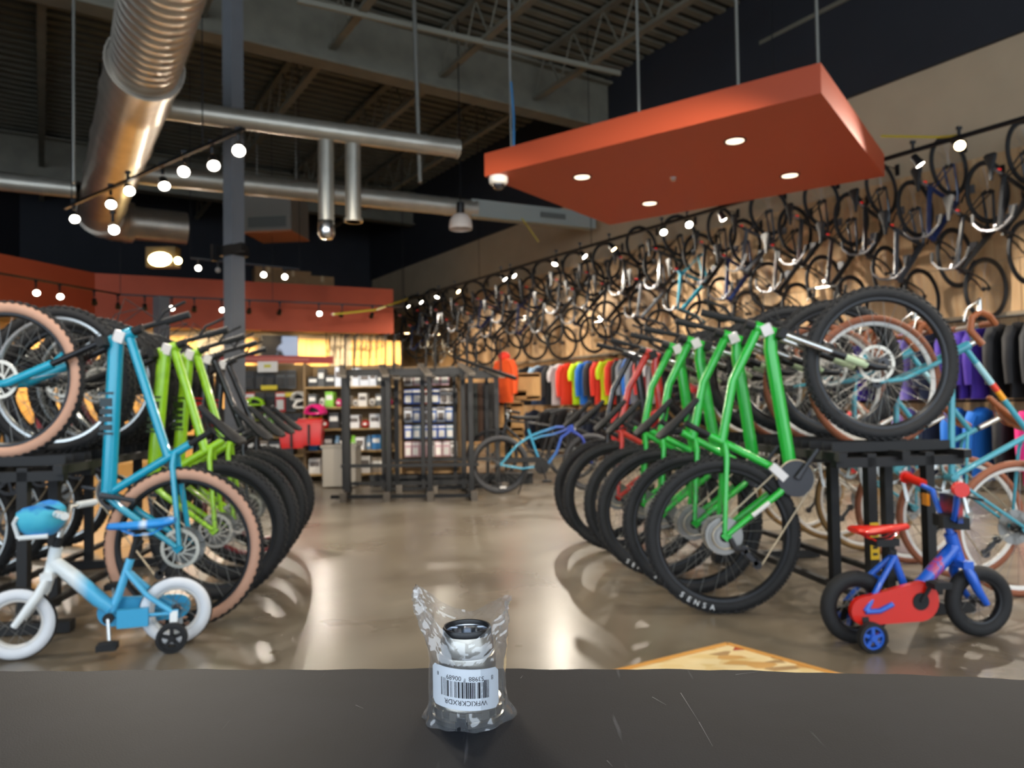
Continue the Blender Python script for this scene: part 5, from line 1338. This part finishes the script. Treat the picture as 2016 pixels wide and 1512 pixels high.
HANGER = MB().tube([(0, -0.19, -0.045), (0, -0.03, 0.012), (0, 0.03, 0.012), (0, 0.19, -0.045)], 0.006, 6).tube([(0, 0, 0.012), (0, 0, 0.05), (0, 0.02, 0.075), (0, 0.0, 0.09), (0, -0.018, 0.078)], 0.003, 5).mesh('hanger', BRUB)
gcol = dict(pale=('#8fb4d8', 'pale blue to navy'), navy=('#1a2236', 'navy'), black=('#121216', 'black'), grey=('#767c84', 'grey'), red=('#e0341c', 'red orange'), neon=('#c4e80c', 'neon yellow'), blue=('#1668c4', 'blue'), orange=('#f0561a', 'bright orange'),
            crimson=('#b02224', 'crimson'), purple=('#3c1f8c', 'purple'), lav=('#8a78c8', 'lavender'), pink=('#d81c78', 'pink'), char=('#2a2c30', 'charcoal'), white=('#bdb8b8', 'off-white'))
gm = {}
for k, (c, nm) in gcol.items():
    M = mat('cloth_' + k, c, 0.75, bump=0.25, scale=14) if k != 'pale' else ramp_mat('cloth_pale', [(0, '#1c2742'), (0.4, '#56749e'), (0.75, '#9cc0e0'), (1, '#a8c8e4')], 'Z', -0.68, 0.0, 0.75)
    gm[k] = garment_mesh(k, M, k not in ('neon', 'white'))
def hang(px, k, z, off, tier, t=None):
    t_ = wall_t(px, off) if t is None else t
    nm = gcol[k][1]
    th_ = thing('hanging_garment', '%s jacket hanging on the %s wall rail below the hung bicycles' % (nm, tier), 'garment', on_wall(t_, off, z), (0, 0, WROT + R_(rnd(-7, 7))), group='%s garments on the %s rail' % (nm, tier))
    link('cloth', gm[k], th_, (0, 0, -0.075)).scale = (1, 1.0, 1.18); link('hanger', HANGER, th_, (0, 0, -0.085))
random.seed(9)
ZR = 1.88; OFF = 0.34
seq = [(1040, 'black'), (1062, 'pale'), (1074, 'navy'), (1090, 'black'), (1104, 'white'), (1120, 'red'), (1143, 'neon'), (1160, 'blue'), (1174, 'char'), (1188, 'red'), (1202, 'neon'), (1218, 'red'), (1230, 'black'), (1240, 'grey'), (1250, 'blue'), (1260, 'grey'), (1276, 'crimson'),
       (1292, 'white'), (1308, 'black'), (1325, 'crimson'), (1345, 'black'), (1366, 'grey'), (1388, 'crimson'), (1412, 'black'), (1440, 'char'), (1475, 'black'), (1510, 'navy'), (1545, 'black'), (1580, 'char'), (1620, 'navy'), (1660, 'black'), (1700, 'purple'), (1745, 'black'), (1790, 'lav'), (1830, 'navy'), (1872, 'purple'), (1905, 'purple'), (1935, 'purple'), (1972, 'black'), (2010, 'black'), (2050, 'char')]
for px, k in seq: hang(px, k, ZR, OFF, 'upper')
low = ['black', 'navy', 'black', 'char', 'black', 'crimson', 'black', 'crimson', 'black', 'navy', 'char', 'black']
tt = wall_t(2030, OFF); t_end = wall_t(1040, OFF); i = 0
while tt < t_end:
    k = {0: 'pink', 1: 'black', 2: 'blue', 3: 'blue', 4: 'navy', 5: 'lav', 6: 'black'}.get(i, low[i % len(low)])
    hang(0, k, 0.98, OFF, 'lower', tt); tt += 0.24 + 0.01 * i; i += 1
for z in (ZR, 0.98):
    rl = thing('clothes_rail', 'dark steel clothes rail along the wall, the %s of two' % ('upper' if z > 1.5 else 'lower'), 'rail', (0, 0, 0))
    MB().tube([on_wall(-3, OFF, z), on_wall(7.6, OFF, z)], 0.013, 8).build('rail', BLACKM, rl)
    for t_ in (-2.9, -0.6, 1.8, 4.2, 6.6):
        MB().bar(on_wall(t_, 0.01, z + 0.004), on_wall(t_, OFF, z + 0.004), 0.02, 0.03).build('bracket', BLACKM, rl)
# orange torso and plywood cubby boxes left of the clothes
p = at_y(993, 702, 11.2); tz = thing('mannequin_torso', 'bright orange jersey on a stand with an orange cap', 'mannequin', (p.x, p.y, 0), (0, 0, 0.6))
link('jersey', gm['orange'], tz, (0, 0, p.z - 0.02))
MB().tube([(0, 0, p.z + 0.02), (0, 0, 0.02)], 0.018, 10).lathe([(0.0001, 0), (0.17, 0), (0.17, 0.02), (0.02, 0.03)], 20).build('stand', BLACKM, tz)
MB().ball((0, 0, p.z + 0.0), 0.085, 14, sc=(1.1, 1.1, 0.9)).build('head_form', mat('cloth_red'), tz)
PB = ply_mat('cubby_plywood', '#a87c42', '#c79a58')
k = 0
for px, py0, py1, w in ((985, 790, 850, 0.34), (985, 852, 912, 0.34), (1012, 792, 850, 0.30), (1012, 852, 912, 0.30), (1038, 735, 788, 0.42), (1005, 770, 788, 0.5)):
    y = 11.9; z1 = at_y(px, py0, y).z; z0 = max(0.0, at_y(px, py1, y).z)
    t_ = thing('plywood_crate', ('small', 'lower', 'narrow', 'low narrow', 'tall', 'shallow')[k] + ' open plywood crate in the pile beside the orange jersey', 'crate', (P(px, y), y, z0)); k += 1
    hh = z1 - z0; d = 0.4
    MB().box((0, d / 2, hh / 2), (w, 0.015, hh)).build('back', PB, t_)
    for s in (-1, 1): MB().box((s * (w / 2 - 0.008), 0, hh / 2), (0.016, d, hh)).build('side', PB, t_)
    MB().box((0, 0, 0.008), (w, d, 0.016)).build('base', PB, t_); MB().box((0, 0, hh - 0.008), (w, d, 0.016)).build('top', PB, t_)
    MB().box((0, -d / 2 + 0.006, hh * 0.5), (w - 0.03, 0.012, hh * 0.7)).build('front_board', PB, t_)
# dark coat rack between the packets and the crates
cr_ = thing('coat_rack', 'black rack of dark trousers beside the peg board stand', 'coat rack', (P(930, 10.6), 10.6, 0), (0, 0, 0.1))
MB().bar((-0.32, 0, 1.42), (0.32, 0, 1.42), 0.03, 0.03).bar((-0.32, 0, 0), (-0.32, 0, 1.42), 0.03, 0.03).bar((0.32, 0, 0), (0.32, 0, 1.42), 0.03, 0.03).bar((-0.32, -0.25, 0.02), (-0.32, 0.25, 0.02), 0.04, 0.03).bar((0.32, -0.25, 0.02), (0.32, 0.25, 0.02), 0.04, 0.03).build('rack_frame', BLACKM, cr_)
tr = MB()
for s in (-1, 1): tr.tube([(0.0, s * 0.06, -0.02), (0.0, s * 0.075, -0.35), (0.0, s * 0.08, -0.85)], [0.075, 0.065, 0.05], 9)
for i in range(8):
    c = ('#1a1a1c', '#26221e', '#3a2f24', '#17181c', '#2e3230', '#402a1c', '#1c1c1e', '#2a2826')[i]
    o = thing('hanging_trousers', ('black', 'dark brown', 'tan brown', 'blue black', 'green grey', 'rust brown', 'jet black', 'grey brown')[i] + ' trousers hanging on the coat rack by the peg board', 'trousers', (P(930, 10.6) - 0.26 + i * 0.075, 10.6, 1.36), group='trousers on the coat rack')
    link('cloth', tr.mesh('trousers', mat('trouser_%d' % i, c, 0.8)), o)
# ================================================================== PLYWOOD SHEET ON THE FLOOR
def osb_mat():
    M = bpy.data.materials.new('strand_board'); M.use_nodes = True; nt = M.node_tree; b = nt.nodes['Principled BSDF']; L_ = nt.links.new
    tc = nt.nodes.new('ShaderNodeTexCoord'); mp = nt.nodes.new('ShaderNodeMapping'); mp.inputs['Scale'].default_value = (9, 22, 9); mp.inputs['Rotation'].default_value = (0, 0, 0.6)
    n = nt.nodes.new('ShaderNodeTexNoise'); n.inputs['Scale'].default_value = 3; L_(tc.outputs['Object'], n.inputs['Vector'])
    mx = nt.nodes.new('ShaderNodeMix'); mx.data_type = 'VECTOR'; mx.inputs[0].default_value = 0.12; L_(tc.outputs['Object'], mp.inputs[0])
    L_(mp.outputs[0], mx.inputs[4]); L_(n.outputs['Color'], mx.inputs[5])
    v = nt.nodes.new('ShaderNodeTexVoronoi'); v.inputs['Scale'].default_value = 1.3; L_(mx.outputs[1], v.inputs['Vector'])
    sp = nt.nodes.new('ShaderNodeSeparateColor'); L_(v.outputs['Color'], sp.inputs[0])
    r = nt.nodes.new('ShaderNodeValToRGB'); r.color_ramp.interpolation = 'CONSTANT'; e = r.color_ramp.elements
    e[0].position, e[0].color = 0, lin('#e6cf9c'); e[1].position, e[1].color = 0.96, lin('#a8442c')
    for p_, c_ in ((0.3, '#e9d3a2'), (0.5, '#dcbf82'), (0.64, '#e6cd98'), (0.74, '#c99a58'), (0.82, '#e2c68c'), (0.9, '#a8865a')): q = e.new(p_); q.color = lin(c_)
    L_(sp.outputs[0], r.inputs['Fac']); L_(r.outputs['Color'], b.inputs['Base Color']); b.inputs['Roughness'].default_value = 0.6
    return M
pc = at_z(1432, 1268, 0.02); pl = at_z(1245, 1314, 0.02); pr_ = at_z(1625, 1322, 0.02)
e1 = (pl - pc).normalized(); e2 = (pr_ - pc).normalized()
poly = [pc, pc + e1 * 1.1, pc + e1 * 1.1 + e2 * 0.9, pc + e2 * 0.9]
bd = MB().prism([(p.x, p.y) for p in poly][::-1], 0.001, 0.02).build('strand_board_sheet', osb_mat())
tag(bd, 'pale strand board sheet with coloured flakes lying on the floor', 'board')
eb = MB().bar(pc + Vector((0, 0, 0.002)), pc + e2 * 0.9 + Vector((0, 0, 0.002)), 0.02, 0.006).bar(pc + Vector((0, 0, 0.002)), pc + e1 * 1.1 + Vector((0, 0, 0.002)), 0.02, 0.006).build('edge_strip', mat('edge_wood', '#d69a4c', 0.5), bd)

# ================================================================== COUNTER
ZK = 0.84
def counter_mat():
    M = bpy.data.materials.new('black_counter_mat'); M.use_nodes = True; nt = M.node_tree; b = nt.nodes['Principled BSDF']; L_ = nt.links.new
    tc = nt.nodes.new('ShaderNodeTexCoord')
    n = nt.nodes.new('ShaderNodeTexNoise'); n.inputs['Scale'].default_value = 14; n.inputs['Detail'].default_value = 8; L_(tc.outputs['Object'], n.inputs['Vector'])
    r = nt.nodes.new('ShaderNodeValToRGB'); e = r.color_ramp.elements; e[0].position, e[0].color = 0.3, lin('#16181e'); e[1].position, e[1].color = 0.75, lin('#20222a')
    L_(n.outputs['Fac'], r.inputs['Fac'])
    # fine scuffs: thin ridges of stretched noise
    mp = nt.nodes.new('ShaderNodeMapping'); mp.inputs['Rotation'].default_value = (0, 0, 0.9); mp.inputs['Scale'].default_value = (90, 7, 1); L_(tc.outputs['Object'], mp.inputs[0])
    n2 = nt.nodes.new('ShaderNodeTexNoise'); n2.inputs['Scale'].default_value = 1.5; n2.inputs['Detail'].default_value = 3; L_(mp.outputs[0], n2.inputs['Vector'])
    r2 = nt.nodes.new('ShaderNodeValToRGB'); e = r2.color_ramp.elements; e[0].position, e[0].color = 0.70, (0, 0, 0, 1); e[1].position, e[1].color = 0.78, (1, 1, 1, 1)
    L_(n2.outputs['Fac'], r2.inputs['Fac'])
    mx = nt.nodes.new('ShaderNodeMix'); mx.data_type = 'RGBA'; L_(r2.outputs['Color'], mx.inputs[0]); L_(r.outputs['Color'], mx.inputs[6]); mx.inputs[7].default_value = lin('#4a4a50')
    L_(mx.outputs[2], b.inputs['Base Color']); b.inputs['Roughness'].default_value = 0.7; b.inputs['Specular IOR Level'].default_value = 0.28
    n3 = nt.nodes.new('ShaderNodeTexNoise'); n3.inputs['Scale'].default_value = 900; L_(tc.outputs['Object'], n3.inputs['Vector'])
    bp = nt.nodes.new('ShaderNodeBump'); bp.inputs['Strength'].default_value = 0.15; bp.inputs['Distance'].default_value = 0.0005; L_(n3.outputs['Fac'], bp.inputs['Height']); L_(bp.outputs['Normal'], b.inputs['Normal'])
    return M
ct = thing('shop_counter', 'black topped shop counter in front of everything', 'counter', (0, 0, 0))
edge = []
random.seed(3)
ctl = [(-700, 1333), (0, 1321), (500, 1318), (1000, 1316), (1500, 1320), (2016, 1337), (2700, 1368)]
for i in range(121):
    px = -700 + 3400 * i / 120
    for (x0, y0), (x1, y1) in zip(ctl[:-1], ctl[1:]):
        if x0 <= px <= x1: py = y0 + (y1 - y0) * (px - x0) / (x1 - x0)
    py += 1.0 * math.sin(px * 0.013) + 0.7 * math.sin(px * 0.041 + 1) + rnd(-0.5, 0.5)
    p = at_z(px, py, ZK); edge.append((p.x, p.y))
MB().prism(edge[::-1] + [(edge[0][0], -0.35), (edge[-1][0], -0.35)], ZK - 0.012, ZK).build('counter_mat', counter_mat(), ct, sharp=20)
MB().prism([(edge[0][0] + .01, -0.35), (edge[-1][0] - .01, -0.35), (edge[-1][0] - .01, 0.40), (edge[0][0] + .01, 0.40)], 0.0, ZK - 0.012).build('counter_body', mat('counter_body', '#2b2724', 0.6), ct, sharp=20)
SCR = mat('scratch_pale', '#7c7c82', 0.6)
for a, b in (((1340, 1364), (1376, 1421)), ((1376, 1421), (1403, 1469)), ((1195, 1497), (1206, 1509)), ((1284, 1372), (1312, 1388)), ((1448, 1328), (1495, 1322)), ((700, 1388), (716, 1395)), ((1025, 1335), (1029, 1330))):
    A, B = at_z(*a, ZK + 0.0001), at_z(*b, ZK + 0.0001); d = (B - A).normalized(); nr = Vector((-d.y, d.x, 0)) * 0.00022
    MB().add([A, B + nr * 0.2, B - nr * 0.2, A + nr, A - nr], [(3, 4, 2, 1)]).build('scratch', SCR, ct)

# ================================================================== FREEHUB IN ITS PLASTIC BAG
HP = at_z(922, 1409, ZK)
NIK = mat('brushed_nickel', '#a9a49a', 0.28, 1.0, noise=0.06, scale=200)
hub = thing('freehub_body', 'brushed metal freehub body standing inside the clear bag', 'bicycle part', (HP.x, HP.y, ZK), (0, 0, 0))
mb = MB().lathe([(0.0001, 0.0006), (0.019, 0.0006), (0.0205, 0.001), (0.0207, 0.0035), (0.0198, 0.0042), (0.0198, 0.0052), (0.0205, 0.006), (0.0205, 0.009), (0.0196, 0.0098), (0.0192, 0.0118), (0.0166, 0.0128), (0.0164, 0.0365), (0.0162, 0.0372),
                 (0.0154, 0.0378), (0.0152, 0.0445), (0.0148, 0.0455), (0.0142, 0.0482)], 64)
mb.build('sleeve', NIK, hub)
MB().lathe([(0.0140, 0.0478), (0.0142, 0.0505), (0.0136, 0.0518), (0.0128, 0.0516), (0.0124, 0.050), (0.0122, 0.0475)], 48).build('rubber_seal', mat('seal_rubber', '#141416', 0.35), hub)
MB().lathe([(0.0123, 0.0492), (0.0118, 0.047), (0.0116, 0.03), (0.0001, 0.03)], 48).build('bore', mat('polished_bore', '#b8bcc2', 0.12, 1.0), hub)
sp = MB().box((0, -0.0202, 0.0075), (0.0042, 0.0022, 0.0045)).mesh('spline', mat('spline_pale', '#c9c2b4', 0.3, 1.0))
for j in range(14):
    a = 2 * PI * j / 14
    link('spline', sp, hub, (0, 0, 0), (0, 0, a + 0.1))
dk = MB().box((0, -0.0203, 0.0035), (0.0068, 0.0016, 0.007)).mesh('notch', mat('notch_dark', '#26282c', 0.4, 0.6))
for a in (-0.12, 2.0, 4.1): link('notch', dk, hub, (0, 0, 0), (0, 0, a))
# clear bag
def bag_mat():
    M = bpy.data.materials.new('clear_plastic_film'); M.use_nodes = True; nt = M.node_tree; L_ = nt.links.new
    nt.nodes.clear(); out = nt.nodes.new('ShaderNodeOutputMaterial')
    tr = nt.nodes.new('ShaderNodeBsdfTransparent'); tr.inputs[0].default_value = (0.95, 0.955, 0.96, 1)
    gl = nt.nodes.new('ShaderNodeBsdfGlossy'); gl.inputs['Roughness'].default_value = 0.06; gl.inputs[0].default_value = (1, 1, 1, 1)
    df = nt.nodes.new('ShaderNodeBsdfDiffuse'); df.inputs[0].default_value = (0.85, 0.87, 0.9, 1)
    lw = nt.nodes.new('ShaderNodeLayerWeight'); lw.inputs[0].default_value = 0.5; pw = nt.nodes.new('ShaderNodeMath'); pw.operation = 'POWER'; pw.inputs[1].default_value = 3.0; L_(lw.outputs['Facing'], pw.inputs[0]); fr_ = nt.nodes.new('ShaderNodeMath'); fr_.operation = 'MULTIPLY_ADD'; fr_.inputs[1].default_value = 0.6; fr_.inputs[2].default_value = 0.09; L_(pw.outputs[0], fr_.inputs[0])
    m1 = nt.nodes.new('ShaderNodeMixShader'); m2 = nt.nodes.new('ShaderNodeMixShader'); m1.inputs[0].default_value = 0.09
    L_(tr.outputs[0], m1.inputs[1]); L_(df.outputs[0], m1.inputs[2])
    L_(fr_.outputs[0], m2.inputs[0]); L_(m1.outputs[0], m2.inputs[1]); L_(gl.outputs[0], m2.inputs[2]); L_(m2.outputs[0], out.inputs[0])
    return M
random.seed(21)
NA, NV = 96, 44
def ztop(a):
    c, s = math.cos(a), math.sin(a)
    z = 0.047 + (0.009 if s > 0 else 0.0) * abs(s)
    z += 0.027 * max(0, -c) ** 2.0 + 0.020 * max(0, c) ** 1.5
    return z
vs = []
ph = [rnd(0, 6.28) for _ in range(12)]
for i in range(NV + 1):
    v = i / NV
    for j in range(NA):
        a = 2 * PI * j / NA; c, s = math.cos(a), math.sin(a)
        z = 0.0003 + v * ztop(a)
        k = min(1, max(0, (z - 0.036) / 0.03))           # flattening towards the open top
        ax_ = 0.0222 + 0.0022 * math.exp(-(z / 0.006) ** 2) * abs(c) ** 4 * 2.0 + k * (0.004 if c < 0 else 0.001)
        ay_ = 0.0222 * (1 - k) + 0.010 * k
        cr = 0.0008 * math.sin(5 * a + 160 * z + ph[0]) + 0.0006 * abs(math.sin(6 * a - 210 * z + ph[1])) + 0.0004 * math.sin(11 * a + 300 * z + ph[2])
        crv = cr * (0.35 + 1.8 * k + 1.2 * math.exp(-(z / 0.007) ** 2)) + rnd(-1, 1) * 0.00008 + 0.0009 * k * abs(math.sin(17 * a + 520 * z + ph[3])) + 0.0006 * abs(math.sin(9 * a - 800 * z + ph[4])) * (0.3 + k)
        if -2.7 < a - 2 * PI * (a > PI) < -0.45 and 0.009 < z < 0.036: crv = min(crv, 0.0) * 0.3 - 0.0002
        X = (ax_ + crv) * math.copysign(abs(c) ** 0.92, c); Y = (ay_ + crv) * s
        # ears flare and lean
        if c < 0: X -= 0.002 * k * abs(c); Y += 0.003 * k
        else: Y -= 0.002 * k
        vs.append((X, Y, z))
fs = [(i * NA + j, i * NA + (j + 1) % NA, (i + 1) * NA + (j + 1) % NA, (i + 1) * NA + j) for i in range(NV) for j in range(NA)]
bagt = thing('plastic_bag', 'crumpled clear plastic bag with a white barcode label on the counter', 'bag', (HP.x, HP.y, ZK))
MB().add(vs, fs).build('film', bag_mat(), bagt, sharp=18)
# label wrapped round the front
LR = 0.0224
def bend(s, h, r=LR):
    a = s / r - PI / 2; zc = 0.0232 + h - 0.075 * s
    return (r * math.cos(a) - 0.0004, r * math.sin(a), zc)
lb_ = MB(); NS = 40; NH = 10; Wl, Hl, rc = 0.0435, 0.0225, 0.0025
vs = []
for j in range(NH + 1):
    for i in range(NS + 1):
        h = -Hl / 2 + Hl * j / NH; hw = Wl / 2
        d = Hl / 2 - abs(h)
        if d < rc: hw -= rc - math.sqrt(max(0, rc * rc - (rc - d) ** 2))
        vs.append(bend(-hw + 2 * hw * i / NS, h))
lb_.add(vs, [(j * (NS + 1) + i, j * (NS + 1) + i + 1, (j + 1) * (NS + 1) + i + 1, (j + 1) * (NS + 1) + i) for j in range(NH) for i in range(NS)])
lab = lb_.build('label', mat('label_paper', '#dfe4ea', 0.45), bagt)
INK = mat('label_ink', '#1d1e24', 0.5)
bars = MB(); digits = '853988006898'
Lc = ['0001101', '0011001', '0010011', '0111101', '0100011', '0110001', '0101111', '0111011', '0110111', '0001011']
bits = '101' + ''.join(Lc[int(d)] for d in digits[:6]) + '01010' + ''.join(''.join('1' if q == '0' else '0' for q in Lc[int(d)]) for d in digits[6:]) + '101'
mod = 0.0285 / 95
i = 0
while i < 95:
    if bits[i] == '1':
        j = i
        while j < 95 and bits[j] == '1': j += 1
        s0, s1 = 0.01425 - i * mod, 0.01425 - j * mod       # printed upside down
        g0_ = -0.0046; g1_ = 0.0052 if (i < 10 or i > 84 or 44 < i < 50) else 0.0042
        vs = [bend(s0, g0_, LR + 0.00012), bend(s1, g0_, LR + 0.00012), bend(s1, g1_, LR + 0.00012), bend(s0, g1_, LR + 0.00012)]
        bars.add(vs, [(1, 0, 3, 2)]); i = j
    else: i += 1
bars.build('barcode', INK, lab)
def bent_text(body, size, s0, h0, name):
    me = text_mesh(body, size, name, INK)
    for v in me.vertices: v.co = bend(-(v.co.x) + s0, -(v.co.y) + h0, LR + 0.00012)
    return link(name, me, lab)
bent_text('WFKICKRXDR', 0.0039, 0.0005, -0.0071, 'print_text')
bent_text('53988', 0.0036, 0.0068, 0.0062, 'print_digits'); bent_text('00689', 0.0036, -0.0062, 0.0062, 'print_digits')
bent_text('8', 0.0036, 0.0166, 0.0062, 'print_digits'); bent_text('8', 0.003, -0.0166, 0.0066, 'print_digits'); bent_text('0', 0.0018, 0.0002, 0.0058, 'print_digits')
